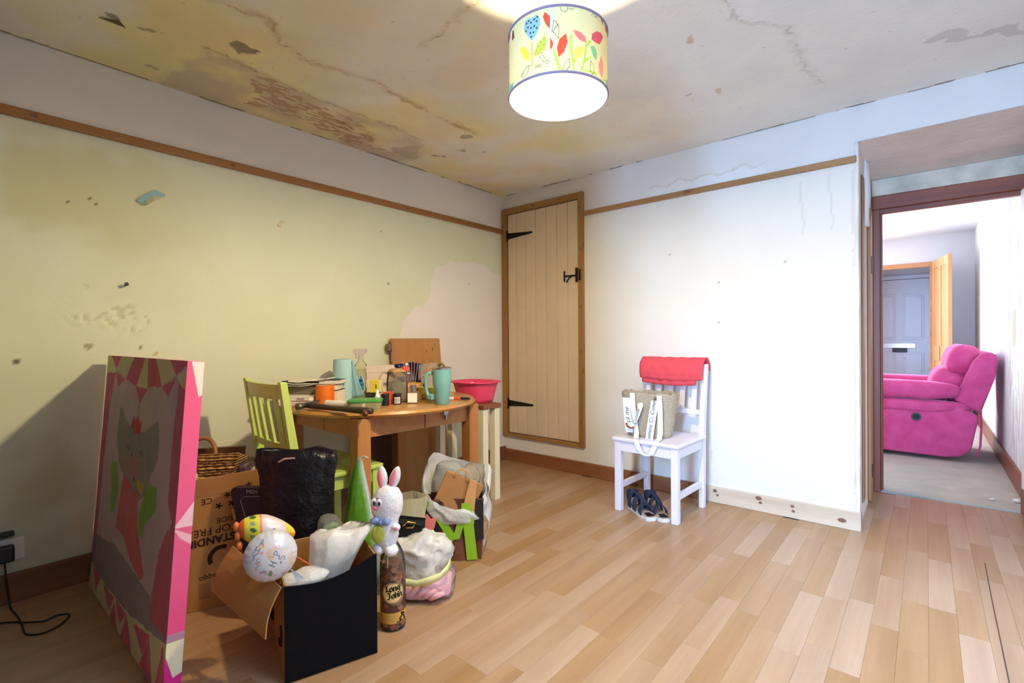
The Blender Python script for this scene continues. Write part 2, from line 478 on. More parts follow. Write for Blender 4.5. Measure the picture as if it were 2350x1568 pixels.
# ------------------------------------------------------------------ ceiling
H = 2.3
XR, YF = 3.5, -3.4           # right wall, front wall of the room
CE = {
'crack1':[(0.84,-2.56),(0.86,-2.46),(0.88,-2.39),(0.86,-2.36),(0.76,-2.27),(0.74,-2.18),(0.74,-2.09),(0.77,-1.97),(0.81,-1.85),(0.77,-1.64),(0.76,-1.43),(0.76,-1.26),(0.75,-1.11)],
'crack2':[(1.59,-1.92),(1.48,-1.92),(1.42,-1.90),(1.33,-1.89),(1.21,-1.88)],
'crack3':[(2.27,-1.33),(2.27,-1.21),(2.29,-1.11),(2.35,-1.08),(2.41,-1.00),(2.41,-0.87),(2.40,-0.67),(2.43,-0.41)],
'crack4':[(0.50,-2.47),(0.48,-2.32),(0.44,-2.01),(0.44,-1.69),(0.45,-1.49),(0.44,-1.26)],
'streak':[(2.87,-0.49),(2.91,-0.52),(2.94,-0.46),(3.01,-0.41),(3.07,-0.39),(3.14,-0.31),(3.3,-0.2)],
'hole':[(0.59,-2.43),(0.64,-2.41),(0.64,-2.35),(0.64,-2.30),(0.59,-2.33),(0.55,-2.38)],
'scrape':[(0.46,-2.25),(0.46,-2.13),(0.36,-1.93),(0.29,-1.71),(0.20,-1.47),(0.02,-1.39),(0.05,-1.59),(0.12,-1.88),(0.14,-2.08),(0.09,-2.17)],
'scrape2':[(0.09,-1.43),(0.17,-1.36),(0.12,-1.30),(0.05,-1.37)],
'scrape3':[(0.36,-1.80),(0.32,-1.56),(0.21,-1.52),(0.15,-1.68)],
'band':[(-0.05,-2.52),(0.49,-2.48),(0.48,-2.32),(0.44,-2.01),(0.45,-1.49),(0.39,-1.16),(0.16,-1.02),(-0.05,-1.1)],
'bandend':[(0.18,-1.30),(0.39,-1.21),(0.18,-1.08),(0.09,-1.12)]}
nx, ny = 540, 520
gx = np.linspace(-.04, XR + .02, nx); gy = np.linspace(YF - .02, .04, ny)
X, Y = np.meshgrid(gx, gy)
wx = X + (fbm(X, Y, 14, 4, 3) - .5) * .09; wy = Y + (fbm(X, Y, 14, 4, 9) - .5) * .09
Cc = np.zeros(X.shape + (3,)) + np.array(S(243, 241, 233)[:3])
big = fbm(X, Y, 1.6, 4, 21)
Cc = mixc(Cc, sstep(.35, .62, big) * sstep(1.9, .5, X) * .85, S(244, 232, 160))
Cc = mixc(Cc, sstep(.45, .7, fbm(X, Y, 3.1, 4, 5)) * .4 * sstep(2.4, .8, X), S(236, 214, 178))
Cc = mixc(Cc, sstep(.52, .72, fbm(X, Y, 2.0, 4, 77)) * .3, S(222, 224, 218))
bm_ = np.mean([inpoly(wx + dx, wy + dy, CE['band']) for dx, dy in ((0, 0), (.012, 0), (-.012, 0), (0, .02), (0, -.02), (.025, .0), (-.025, .03))], 0)
rel = np.zeros(X.shape)
Cc = mixc(Cc, bm_ * (.15 + .65 * sstep(.3, .7, fbm(X, Y, 6, 4, 8))), S(206, 192, 174))
Cc = mixc(Cc, inpoly(wx, wy, CE['bandend']) * .4, S(180, 164, 156))
sc_n = fbm(X * 2.6, Y * .9, 26, 4, 31) + .25 * (fbm(X, Y, 5, 3, 90) - .5)
for k, a in (('scrape', .7), ('scrape2', .5), ('scrape3', .6)):
    mk = inpoly(wx, wy, CE[k]) * sstep(.46, .54, sc_n)
    Cc = mixc(Cc, mk * a, S(180, 138, 112)); rel += mk * .0015
mk = inpoly(X + (fbm(X, Y, 40, 2, 2) - .5) * .03, Y + (fbm(X, Y, 40, 2, 6) - .5) * .03, CE['hole'])
Cc = mixc(Cc, mk * .85, S(138, 128, 106)); rel += mk * .004
for k, wd, col in (('crack1', .022, S(176, 132, 78)), ('crack2', .016, S(190, 160, 110)), ('crack3', .02, S(206, 204, 196)), ('crack4', .012, S(178, 150, 110))):
    d = segdist(X + (fbm(X, Y, 25, 3, 4) - .5) * .05, Y + (fbm(X, Y, 25, 3, 12) - .5) * .05, CE[k])
    Cc = mixc(Cc, np.exp(-(d / wd) ** 2) * (.0 + .75 * fbm(X, Y, 9, 3, 40) ** 1.6), col)
    Cc = mixc(Cc, (d < .0045) * (fbm(X, Y, 30, 2, 41) > .5) * .45, mul(col, .7))
    rel += np.exp(-(d / .012) ** 2) * (-.004) + (d < .006) * .003
d = segdist(wx, wy, CE['streak']); Cc = mixc(Cc, (d < .026 + .02 * (fbm(X, Y, 12, 2, 3) - .5)) * .5, S(190, 190, 186))
for (px, py, r, col) in ((.68, -1.11, .035, S(150, 140, 120)), (.5, -.97, .025, S(150, 136, 116)), (2.08, -1.16, .022, S(206, 180, 140)), (2.035, -.65, .02, S(206, 182, 150)),
                         (.445, -2.675, .022, S(150, 126, 100)), (.445, -2.78, .018, S(70, 60, 44)), (.14, -2.58, .022, S(170, 154, 124)), (.77, -1.79, .035, S(244, 236, 214)),
                         (1.9, -.72, .014, S(200, 172, 140)), (.30, -1.02, .02, S(150, 112, 70)), (.33, -.98, .015, S(150, 112, 70)), (.6, -.86, .015, S(160, 130, 80))):
    dd = np.hypot((X - px) + (fbm(X, Y, 30, 3, 14) - .5) * .06, (Y - py) + (fbm(X, Y, 30, 3, 15) - .5) * .06)
    Cc = mixc(Cc, (dd < r) * .65, col)
for k in range(240):
    px, py = RNG.uniform(.2, XR), RNG.uniform(YF, 0); r = RNG.uniform(.003, .009)
    i0, j0 = int((px + .04) / (XR + .06) * (nx - 1)), int((py - YF + .02) / (-YF + .06) * (ny - 1))
    Cc[j0, i0] = Cc[j0, i0] * RNG.uniform(.55, .85)
edge = np.minimum(X, -Y)
Cc = mixc(Cc, (edge < .012 + .01 * (fbm(X, Y, 18, 3, 61) - .45)) * (fbm(X, Y, 10, 3, 62) > .5) * .7, S(110, 92, 70))
Z = H + (fbm(X, Y, 1.3, 3, 51) - .5) * .02 * sstep(0, .3, edge) + rel
ceiling = struct(paint_grid('ceiling', np.stack([X, Y, Z], -1), Cc, M['ceil']), 'flaking cream ceiling with cracks and water stains')
mb = MB(); mb.box(-.1, XR + .1, YF - .1, .1, H + .03, H + .09); mb.build('ceiling_boards', M['plaster'], ceiling)
# a curled flake of old paint hanging at the far end of the ceiling
fk = MB(); fk.sheet([[(.50 + .03 * i, -2.80 + .012 * i, H - .001 - .004 * j * i) for i in range(4)] for j in range(3)] if False else [[(.41 + .012 * i - .002 * j, -2.815 + .018 * i + .004 * j * i, H - .002 - .003 * j * i) for i in range(4)] for j in range(3)])
fk.build('paint_flake', plain('paint_flake', S(120, 104, 70), .8), ceiling, solid=.001)

# ------------------------------------------------------------------ left wall
ny, nz = 330, 230
gy = np.linspace(YF - .02, .03, ny); gz = np.linspace(-.01, H + .02, nz); Y, Zz = np.meshgrid(gy, gz)
Cw = np.zeros(Y.shape + (3,)) + np.array(S(227, 229, 205)[:3])
Cw = mixc(Cw, sstep(.4, .7, fbm(Y, Zz, 1.8, 4, 2)) * .3, S(224, 219, 176))
top = Zz > 1.985
Cw = mixc(Cw, top * 1.0, S(232, 227, 217))
wy, wz = Y + (fbm(Y, Zz, 9, 4, 3) - .5) * .08, Zz + (fbm(Y, Zz, 9, 4, 5) - .5) * .08
patch = [(-1.10,1.05),(-1.06,1.19),(-0.99,1.26),(-0.84,1.38),(-0.78,1.58),(-0.62,1.65),(-0.35,1.69),(0.1,1.58),(0.1,-.1),(-0.35,-.1),(-0.5,0.62),(-0.74,0.9)]
Cw = mixc(Cw, inpoly(wy, wz, patch) * .95, S(240, 232, 228))
damp = sstep(.62, .15, Zz) * sstep(.3, .6, fbm(Y, Zz, 3.2, 4, 71))
Cw = mixc(Cw, damp * .45, S(196, 180, 138))
Cw = mixc(Cw, sstep(.5, .68, fbm(Y, Zz, 2.4, 4, 19)) * sstep(-2.1, -2.9, Y) * .45, S(200, 186, 128))
rel = np.zeros(Y.shape)
for pl in ([(-2.88,1.15),(-2.79,1.20),(-2.75,1.15),(-2.84,1.11)], [(-2.77,1.17),(-2.66,1.22),(-2.57,1.17),(-2.60,1.09),(-2.67,1.05),(-2.74,1.13)]):
    mk = inpoly(wy, wz, pl); nn = fbm(Y, Zz, 60, 3, 8)
    rel += mk * (nn - .5) * .02; Cw = mixc(Cw, mk * (nn < .42) * .35, S(160, 150, 96))
for (py, pz, r, col, a) in ((-2.76,1.67,.005,S(70,54,34),.9),(-2.78,1.69,.006,S(70,54,34),.9),(-2.86,1.66,.006,S(80,64,40),.9),(-2.79,1.30,.012,S(206,198,150),.6),
                            (-3.02,.97,.012,S(110,90,56),.9),(-2.79,1.03,.016,S(150,130,60),.7),(-1.95,1.71,.010,S(206,176,110),.8),(-1.93,1.735,.012,S(214,190,126),.6),
                            (-1.20,1.44,.010,S(196,164,150),.9),(-1.26,1.79,.008,S(150,130,80),.8),(-2.60,1.02,.008,S(120,110,60),.8),(-2.54,.99,.01,S(190,170,80),.7),(-.42,1.5,.008,S(160,150,140),.6)):
    dd = np.hypot(Y - py + (fbm(Y, Zz, 50, 2, 4) - .5) * .012, Zz - pz); Cw = mixc(Cw, (dd < r) * a, col)
wall_left = struct(paint_grid('wall_left', np.stack([rel + (fbm(Y, Zz, 1.4, 3, 33) - .5) * .012 - .004, Y, Zz], -1), Cw, M['wall']), 'pale yellow wall with patches and scars')
# peeled strip of paint showing blue beneath, with its curled-back flap
bl = MB(); bl.prism([(0.001, y, z) for y, z in [(-2.615,1.715),(-2.58,1.75),(-2.54,1.78),(-2.50,1.77),(-2.50,1.755),(-2.55,1.75),(-2.58,1.72),(-2.59,1.70)]], (.004, 0, 0))
bl.build('blue_undercoat', plain('blue_undercoat', S(150, 186, 200), .8), wall_left)
fl = MB(); fl.sheet([[(.006, -2.59, 1.70), (.006, -2.58, 1.72), (.006, -2.55, 1.748), (.006, -2.50, 1.757)], [(.03, -2.585, 1.69), (.035, -2.572, 1.70), (.035, -2.548, 1.72), (.02, -2.51, 1.745)]])
fl.build('peeling_flap', plain('peeled_paint', S(232, 226, 190), .8), wall_left, solid=.001)
nl = MB(); nl.tube([(0, -2.66, 1.31), (.03, -2.66, 1.315)], .004, 6); nl.tube([(.03, -2.66, 1.315), (.033, -2.66, 1.315)], .009, 8)
nl.build('screw', M['iron'], wall_left)

t1 = MB(); t1.box(0, .022, YF, -.002, 1.968, 2.007, .004); struct(t1.build('trim_1', M['rail']), 'pine picture rail on the left wall')
b1 = MB(); b1.box(0, .018, YF, -.002, 0, .117, .003); struct(b1.build('baseboard_left', M['base_dark']), 'dark brown baseboard along the left wall')

# ------------------------------------------------------------------ back wall with the deep door recess
RX0, RX1, RZ, RD = 2.548, 3.46, 2.107, 0.90
nxw, nzw = 260, 230
gx = np.linspace(-.03, RX0, nxw); gz = np.linspace(-.01, H + .02, nzw)
def wall_colour(X, Zz):
    C = np.zeros(X.shape + (3,)) + np.array(S(236, 231, 222)[:3])
    C = mixc(C, sstep(.42, .7, fbm(X, Zz, 1.6, 4, 5)) * .25, S(230, 222, 204))
    C = mixc(C, (Zz > 2.01) * .6, S(236, 228, 224))
    edgez = 2.06 + .05 * np.abs(np.sin(X * 17)) * fbm(X, Zz, 6, 3, 9) + .035 * (fbm(X, Zz, 14, 3, 11))
    C = mixc(C, ((Zz > edgez) & (Zz < edgez + .012)) * sstep(1.3, 1.45, X) * sstep(2.15, 2.0, X) * .5, S(206, 192, 168))
    C = mixc(C, (Zz < edgez) * (Zz > 2.03) * sstep(1.3, 1.45, X) * sstep(2.15, 2.0, X) * .5, S(242, 240, 236))
    for (px, pz) in ((1.82, 1.40), (1.82, 1.15), (1.5, 1.62), (2.2, 1.5)):
        C = mixc(C, (np.hypot(X - px, Zz - pz) < .006) * .8, S(90, 80, 80))
    d = segdist(X + (fbm(X, Zz, 30, 2, 3) - .5) * .02, Zz, [(2.528, 2.03), (2.535, 1.22), (2.535, .1)])
    C = mixc(C, (d < .0045) * .3, S(176, 170, 172))
    for px in (2.28, 2.42):
        d = segdist(X + (fbm(X, Zz, 10, 2, 3) - .5) * .03, Zz, [(px, 1.95), (px + .01, 1.65)]); C = mixc(C, (d < .005) * .3, S(196, 190, 190))
    C = mixc(C, sstep(.25, .1, Zz) * (fbm(X, Zz, 30, 3, 3) > .68) * .2, S(190, 194, 204))
    return C
X, Zz = np.meshgrid(gx, gz)
wall_back = struct(paint_grid('wall_back', np.stack([X, (fbm(X, Zz, 1.2, 3, 13) - .5) * -.01 + .003, Zz], -1), wall_colour(X, Zz), M['wall']), 'white back wall with damp streaks')
X, Zz = np.meshgrid(np.linspace(RX0, XR + .02, 90), np.linspace(RZ, H + .02, 24))
paint_grid('wall_over_recess', np.stack([X, X * 0 + .003, Zz], -1), wall_colour(X, Zz), M['wall'], wall_back)
mb = MB(); mb.box(RX0 - .12, RX0 - .001, .012, RD, 0, RZ + .05); mb.build('reveal_core', M['plaster'], wall_back)
mb = MB(); mb.box(RX0 - .1, XR, .012, RD + .12, RZ, RZ + .19, 0); mb.build('recess_soffit', M['plaster'], wall_back)
mb = MB(); mb.box(RX1, XR, .004, RD, 0, RZ); mb.build('reveal_right', M['plaster'], wall_back)
# ragged plaster edge at the corner of the reveal
mb = MB()
mb.loft([[(RX0 - .004 + .012 * math.cos(a) + .006 * noise.noise((z * 9, a, 1)), .010 + .012 * math.sin(a) + .004 * noise.noise((z * 11, a, 5)), z) for a in np.linspace(0, 2 * PI, 9)[:-1]] for z in np.linspace(.0, RZ, 60)], True, True)
mb.build('plaster_edge', M['plaster'], wall_back, smooth=True)
mb = MB()
mb.loft([[(RX0 + .006 + .02 * math.cos(a) + .012 * noise.noise((z * 7, a, 11)), .42 + .05 * math.sin(a), z) for a in np.linspace(0, 2 * PI, 9)[:-1]] for z in np.linspace(1.72, RZ, 30)], True, True)
mb.build('plaster_lump', M['plaster'], wall_back, smooth=True)

t2 = MB(); t2.box(.83, RX0 - .002, -.02, .006, 1.995, 2.03, .004); struct(t2.build('trim_2', M['rail_x']), 'pine picture rail on the back wall')
b2 = MB(); b2.box(0, 1.74, -.02, .006, 0, .10, .003); struct(b2.build('baseboard_back', M['base_brown']), 'brown baseboard below the cupboard door')
b3 = MB(); b3.box(1.742, RX0 + .012, -.022, .006, 0, .098, .003); struct(b3.build('baseboard_back_bare', M['base_pale']), 'bare pale pine baseboard near the doorway')
mb = MB(); mb.box(RX0 - .004, RX0 + .012, .007, .05, 0, .09, .004); mb.build('end_block', plain('grey_block', S(160, 152, 142), .8), b3 if False else bpy.data.objects['baseboard_back_bare'])

# lintel, header and jambs of the inner doorway
lintel = MB(); lintel.box(RX0 + .002, RX1, RD - .03, RD + .1, 1.995, RZ - .001, .003); lintel.wobble(.006, 7, 3)
struct(lintel.build('trim_3', M['plaster_old']), 'weathered grey lintel above the inner doorway')
dr = bpy.data.objects.new('door_2', None); COL.objects.link(dr); dr.location = (2.55, RD, 0); struct(dr, 'red-brown door frame of the inner doorway')
def jb(name, m, x0, x1, y0, y1, z0, z1, bev=.003):
    b = MB(); b.box(x0 - 2.55, x1 - 2.55, y0 - RD, y1 - RD, z0, z1, bev); return b.build(name, m, dr)
jb('header', M['jamb_red_x'], 2.55, 3.36, RD - .02, RD + .09, 1.91, 1.995)
jb('header_stop', M['jamb_red_x'], 2.56, 3.34, RD + .02, RD + .07, 1.885, 1.912)
jb('jamb', M['jamb_red'], 2.551, 2.592, RD - .01, RD + .09, 0, 1.91)
jb('jamb_stop', M['jamb_red'], 2.592, 2.604, RD + .03, RD + .075, 0, 1.91)
jb('batten', M['jamb_pine'], 2.549, 2.566, .56, .70, .02, 1.86)
jb('batten', M['jamb_pine'], 2.549, 2.556, .20, .30, .1, 1.98)
jb('strike_plate', M['iron'], 2.566, 2.569, .60, .64, 1.45, 1.56, 0)
jb('strike_plate', M['iron'], 2.566, 2.569, .60, .64, .16, .24, 0)
jb('jamb', M['jamb_red'], 3.292, 3.36, RD - .01, RD + .09, 0, 1.91)

# the door leaf of the inner doorway, swung open towards the camera against the right reveal
d3 = bpy.data.objects.new('door_3', None); COL.objects.link(d3); d3.location = (3.272, RD - .03, 0); d3.rotation_euler = (0, 0, math.radians(-83)); struct(d3, 'white panelled door standing open at the right')
lf = MB(); lf.box(0, .72, -.02, .02, .01, 1.90, .003); lf.build('leaf', M['white_gloss'], d3)
for z0, z1 in ((.18, .86), (1.02, 1.78)):
    for x0, x1 in ((.1, .33), (.39, .62)):
        q = MB(); q.box(x0, x1, -.028, -.02, z0, z1, .006); q.build('panel', M['white_gloss'], d3)
kn = MB(); kn.tube([(.66, -.02, .98), (.66, -.06, .98)], .012, 10); kn.sellip((.66, -.075, .98), (.026, .02, .026)); kn.build('knob', M['chrome'], d3, smooth=True)
kb = MB(); kb.box(0, .72, -.023, -.02, .01, .16); kb.build('kick_board', M['jamb_red_x'], d3)

# right and front walls (outside the frame, they close the room); the camera stands at the passage opening
mb = MB(); mb.box(XR, XR + .1, YF, -2.7, 0, H); mb.box(XR, XR + .1, -.75, .004, 0, H); mb.box(XR, XR + .1, -2.7, -.75, 0, .85); mb.box(XR, XR + .1, -2.7, -.75, 2.1, H); struct(mb.build('wall_right', plain('right_wall_paint', S(196, 190, 182), .85, var=.04)))
w2 = bpy.data.objects.new('window_2', None); COL.objects.link(w2); w2.location = (XR + .06, -1.725, .85); struct(w2)
for y0, y1, z0, z1 in ((-.975, -.925, 0, 1.25), (.925, .975, 0, 1.25), (-.925, .925, 0, .05), (-.925, .925, 1.2, 1.25)):
    q = MB(); q.box(-.03, .03, y0, y1, z0, z1); q.build('window_frame', M['white_gloss'], w2)
OX0 = 2.14
mb = MB(); mb.box(-.1, OX0, YF - .14, YF, 0, H); mb.box(OX0, XR, YF - .14, YF, 2.12, H); struct(mb.build('wall_front', M['front_wall']))
mb = MB(); mb.box(OX0 - .1, OX0, -5.75, YF - .14, 0, H); mb.box(XR, XR + .1, -5.75, YF, 0, H); struct(mb.build('wall_passage', M['front_wall']))
mb = MB(); mb.box(OX0, XR, -5.75, YF, H - .1, H); struct(mb.build('ceiling_passage', M['white_wall']))

# ------------------------------------------------------------------ floor: every strip of the laminate
floor = MB(); floor.box(-.02, XR, -5.75, RD + .02, -.06, -.0075); floor = struct(floor.build('floor', M['subfloor']), 'wood-effect laminate strip floor')
PW, PL = .081, .50
def plank_mesh(nm, L, w=PW):
    b = MB(); b.box(-w / 2 + .0002, w / 2 - .0002, -L / 2 + .0002, L / 2 - .0002, -.007, 0, .0003, 1)
    bmesh.ops.recalc_face_normals(b.bm, faces=b.bm.faces)
    me = bpy.data.meshes.new(nm); b.bm.to_mesh(me); b.bm.free(); me.materials.append(M['laminate']); return me
meshes = {}
def in_view(x, y):
    d = Vector((x, y, 0)) - CAM; z = d.dot(_v)
    if z < .3: return None
    px, py = 1175 + FPX * d.dot(_r) / z, 784 - FPX * d.dot(_u) / z
    return z if (-150 < px < 2500 and py < 1750) else None
cand = []
col_i = 0
x = PW / 2
off3 = [0, .17, .34]
while x - PW / 2 < XR:
    y = YF - .6 + random.uniform(0, .5); ymax = RD if x + PW / 2 > RX0 and x < RX1 + .06 else 0.0
    while y < ymax:
        L = random.choice((.40, .48, .54, .54, .54, .60)); y1 = min(y + L, ymax)
        if y1 - y > .05: cand.append((x, (y + y1) / 2, round(y1 - y, 3)))
        y = y1
    x += PW; col_i += 1
vis = []; rest = []
for c in cand:
    d = in_view(c[0], c[1]); 
    hidden = c[0] < 1.0 and c[1] < -1.0 and d is not None and c[0] + c[1] < -1.2
    (vis if d is not None and not hidden else rest).append((d or 99, c))
vis.sort(key=lambda t: t[0])
rest += vis[295:]; vis = vis[:295]
for d, (x, y, L) in vis:
    if L not in meshes: meshes[L] = plank_mesh('plank', L)
    o = bpy.data.objects.new('plank', meshes[L]); COL.objects.link(o); o.parent = floor; o.location = (x, y, 0)
rb = MB()
for d, (x, y, L) in rest: rb.box(x - PW / 2 + .0004, x + PW / 2 - .0004, y - L / 2 + .0004, y + L / 2 - .0004, -.007, 0)
lam2 = wood('laminate_strip_rest', S(155, 117, 81), S(180, 143, 106), 'Y', 0.34, 12)
ro = rb.build('planks_under_clutter', lam2, floor); ro['kind'] = 'stuff'
cr = MB(); cr.ribbon([(3.035, -.10, .0006), (3.028, -.5, .0006), (3.02, -1.2, .0006), (3.02, -1.6, .0006)], .0035, .001, (1, 0, 0)); cr.build('open_joint', plain('joint_dirt', S(92, 64, 48), .9), floor)

# ------------------------------------------------------------------ cupboard door in the corner
d1 = bpy.data.objects.new('door_1', None); COL.objects.link(d1); d1.location = (.41, 0, .2); struct(d1, 'tall cream boarded cupboard door in a pine frame')
def dbox(name, m, x0, x1, y0, y1, z0, z1, bev=.003, parent=None):
    b = MB(); b.box(x0 - .41, x1 - .41, y0, y1, z0 - .2, z1 - .2, bev); return b.build(name, m, parent or d1)
fz0, fz1 = .212, 2.18
M['frame_pine_x'] = wood('cupboard_frame_pine_x', S(140, 98, 48), S(172, 128, 70), 'X', 0.45, 12)
dbox('frame_side', M['frame_pine'], .004, .062, -.026, .004, fz0, fz1)
dbox('frame_side', M['frame_pine'], .784, .828, -.026, .004, fz0, fz1)
dbox('frame_top', M['frame_pine_x'], .0621, .7839, -.026, .004, fz1 - .05, fz1)
dbox('frame_bottom', M['frame_pine_x'], .0621, .7839, -.026, .004, fz0, fz0 + .03)
bx = [.068, .160, .262, .368, .475, .582, .684, .780]
for a, b_ in zip(bx, bx[1:]): dbox('board', M['door_paint'], a + .0012, b_ - .0012, -.016, .002, fz0 + .036, fz1 - .056, .004)
for z in (1.94, .50):
    h = MB(); y = -.0165
    h.prism([(.066 - .41, y, z - .2 - .028), (.10 - .41, y, z - .2 - .024), (.33 - .41, y, z - .2 - .008), (.34 - .41, y, z - .2), (.33 - .41, y, z - .2 + .008), (.10 - .41, y, z - .2 + .024), (.066 - .41, y, z - .2 + .028)], (0, -.004, 0))
    ho = h.build('strap_hinge', M['iron'], d1)
    k = MB(); k.tube([(.066 - .41, -.024, z - .2 - .045), (.066 - .41, -.024, z - .2 + .045)], .008, 10); k.build('hinge_pin', M['iron'], ho)
lt = dbox('latch', M['iron'], .655, .80, -.024, -.0165, 1.535, 1.549, .002)
dbox('latch_plate', M['iron'], .650, .662, -.024, -.0163, 1.50, 1.585, .002, None)
dbox('latch_keep', M['iron'], .765, .784, -.034, -.0163, 1.49, 1.60, .002, None)
dbox('latch_catch', M['iron'], .796, .812, -.036, -.0263, 1.50, 1.585, .002, None)
k = MB(); k.tube([(.725 - .41, -.024, 1.335), (.715 - .41, -.04, 1.325), (.705 - .41, -.05, 1.305), (.695 - .41, -.05, 1.29)], .005, 6); k.build('thumb_lever', M['iron'], d1)

# ------------------------------------------------------------------ next room
NX1, NY1, NZ = 3.31, 5.5, 2.42
nr = MB(); nr.box(-1.2, NX1 + .1, RD + .021, 6.7, -.06, .004); struct(nr.build('floor_next_room', M['carpet']), 'worn grey carpet in the next room')
cut = MB(); cut.loft([[(xx, RD + .02 + .012 * noise.noise((xx * 9, 3, z)), z) for xx in np.linspace(2.6, 3.32, 24)] + [(xx, RD + .16, z) for xx in np.linspace(3.32, 2.6, 24)] for z in (.0041, .010)], True, True)
cut.build('frayed_edge', M['carpet'], bpy.data.objects['floor_next_room'])
mb = MB(); mb.box(-1.2, NX1 + .1, RD + .1, NY1 + .1, NZ, NZ + .06); struct(mb.build('ceiling_next_room', M['white_wall']))
gy = np.linspace(RD + .1, NY1, 300); gz = np.linspace(0, NZ, 160); Y, Zz = np.meshgrid(gy, gz)
C = np.zeros(Y.shape + (3,)) + np.array(S(238, 240, 244)[:3])
pm = sstep(2.35, 1.9, Y) * (fbm(Y * 2.2, Zz * .6, 9, 4, 3) > .55)
C = mixc(C, pm * .75, S(206, 198, 188))
C = mixc(C, (np.hypot((Y - 1.75) * 1.2, Zz - 1.12) < .13 + .1 * (fbm(Y, Zz, 12, 3, 5) - .5)) * .85, S(206, 190, 160))
d = segdist(Y + (fbm(Y, Zz, 8, 3, 3) - .5) * .06, Zz, [(2.0, .6), (2.02, 1.2), (1.98, 1.7), (2.0, 2.4)]); C = mixc(C, (d < .008) * .7, S(110, 100, 110))
struct(paint_grid('wall_next_room_right', np.stack([Y * 0 + NX1, Y, Zz], -1), C, M['wall']), 'white wall with peeling paint behind the pink recliner')
mb = MB(); mb.box(NX1 - .02, NX1 - .001, RD + .1, NY1, .004, .14, .003); struct(mb.build('baseboard_next_room', M['jamb_red_x']), 'red-brown baseboard behind the pink recliner')
mb = MB(); mb.box(-1.3, -1.2, RD + .1, NY1 + .1, 0, NZ); struct(mb.build('wall_next_room_left', M['white_wall']))
mb = MB(); mb.box(-1.2, 2.551, RD, RD + .1, 0, NZ); mb.box(2.551, NX1 + .1, RD + .0, RD + .1, 1.9951, NZ); mb.box(3.36, XR, RD, RD + .1, 0, 1.995)
struct(mb.build('wall_inner', M['white_wall']))
DX0, DX1, DZ = 2.05, 2.895, 2.06
mb = MB(); F0, F1 = NY1, NY1 + .12
mb.box(-1.2, .3, F0, F1, 0, NZ); mb.box(.3, 1.6, F0, F1, 0, .87); mb.box(.3, 1.6, F0, F1, 2.03, NZ); mb.box(1.6, DX0, F0, F1, 0, NZ); mb.box(DX0, DX1, F0, F1, DZ, NZ); mb.box(DX1, NX1, F0, F1, 0, NZ)
struct(mb.build('wall_next_room_far', M['white_wall']), 'white wall around the hallway opening')
wn = bpy.data.objects.new('window_1', None); COL.objects.link(wn); wn.location = (.95, NY1 + .06, .87); struct(wn)
for x0, x1, z0, z1 in ((-.65, -.6, 0, 1.16), (.6, .65, 0, 1.16), (-.6, .6, 0, .05), (-.6, .6, 1.11, 1.16), (-.02, .02, .05, 1.11)):
    q = MB(); q.box(x0, x1, -.03, .03, z0, z1); q.build('window_frame', M['white_gloss'], wn)
# hallway beyond with the front door
mb = MB(); mb.box(DX0 - .16, DX0 - .06, F1, 6.6, 0, NZ); mb.box(DX1 + .1, DX1 + .2, F1, 6.6, 0, NZ); mb.box(DX0 - .1, DX1 + .2, 6.56, 6.66, 0, NZ); mb.box(DX0 - .1, DX1 + .2, F1, 6.6, NZ, NZ + .05)
struct(mb.build('wall_hall', M['white_wall']))
fr = MB(); fr.box(DX0, DX1, F0 - .015, F0 - .001, DZ - .06, DZ + .005, .003); fr.box(DX1 - .03, DX1 + .02, F0 - .015, F0 - .001, 0.01, DZ - .061, .003)
struct(fr.build('trim_4', wood('hall_frame_pine', S(190, 128, 78), S(216, 158, 108), 'X', .45, 10)), 'pine door frame of the hallway opening')
d5 = bpy.data.objects.new('door_5', None); COL.objects.link(d5); d5.location = (2.10, 6.5, 0.01); struct(d5, 'pale blue-white front door with arched panels and letter plate')
q = MB(); q.box(0, .80, 0, .05, .02, 1.93, .004); q.build('leaf', M['upvc'], d5)
q = MB(); q.box(-.06, -.003, -.02, .06, 0, 1.99); q.box(.803, .86, -.02, .06, 0, 1.99); q.box(-.003, .803, -.02, .06, 1.935, 1.99); q.build('frame', M['upvc'], d5)
def arch(x0, x1, z0, z1, up):   # a panel whose top slopes up towards the door's middle
    return [(x0, 0, z0), (x1, 0, z0), (x1, 0, z1 + (up if up > 0 else 0)), ((x0 + x1) / 2, 0, z1 + abs(up) * .7), (x0, 0, z1 + (0 if up > 0 else -up))]
for x0, x1, up in ((.11, .36, .05), (.45, .70, -.05)):
    for z0, z1, u in ((1.0, 1.66, up), (.25, .80, 0.0001)):
        a = arch(x0, x1, z0, z1, u); q = MB(); q.prism([(p[0], -.012, p[2]) for p in a], (0, .012, 0), .005); fo = q.build('panel_moulding', M['upvc'], d5)
        cx, cz = (x0 + x1) / 2, (z0 + z1) / 2
        q = MB(); q.prism([(cx + (p[0] - cx) * .80, -.022, cz + (p[2] - cz) * .91) for p in a], (0, .010, 0), .006); q.build('panel', M['upvc'], fo)
q = MB(); q.box(.19, .60, -.016, -.0001, .865, .94, .004); lo = q.build('letter_plate', M['chrome'], d5)
q = MB(); q.box(.32, .50, -.03, -.016, .80, .862, .004); q.build('letter_flap', M['black_plastic'], lo)
q = MB(); q.box(.03, .06, -.02, -.0001, .96, 1.18, .004); ho = q.build('handle_plate', M['chrome'], d5)
q = MB(); q.tube([(.045, -.02, 1.08), (.045, -.06, 1.08), (.17, -.06, 1.08)], .009, 8); q.build('lever', M['chrome'], ho)
d4 = bpy.data.objects.new('door_4', None); COL.objects.link(d4); d4.location = (2.905, F0 - .02, .01); d4.rotation_euler = (0, 0, math.radians(-79)); struct(d4, 'pine panelled door standing open beside the hallway')
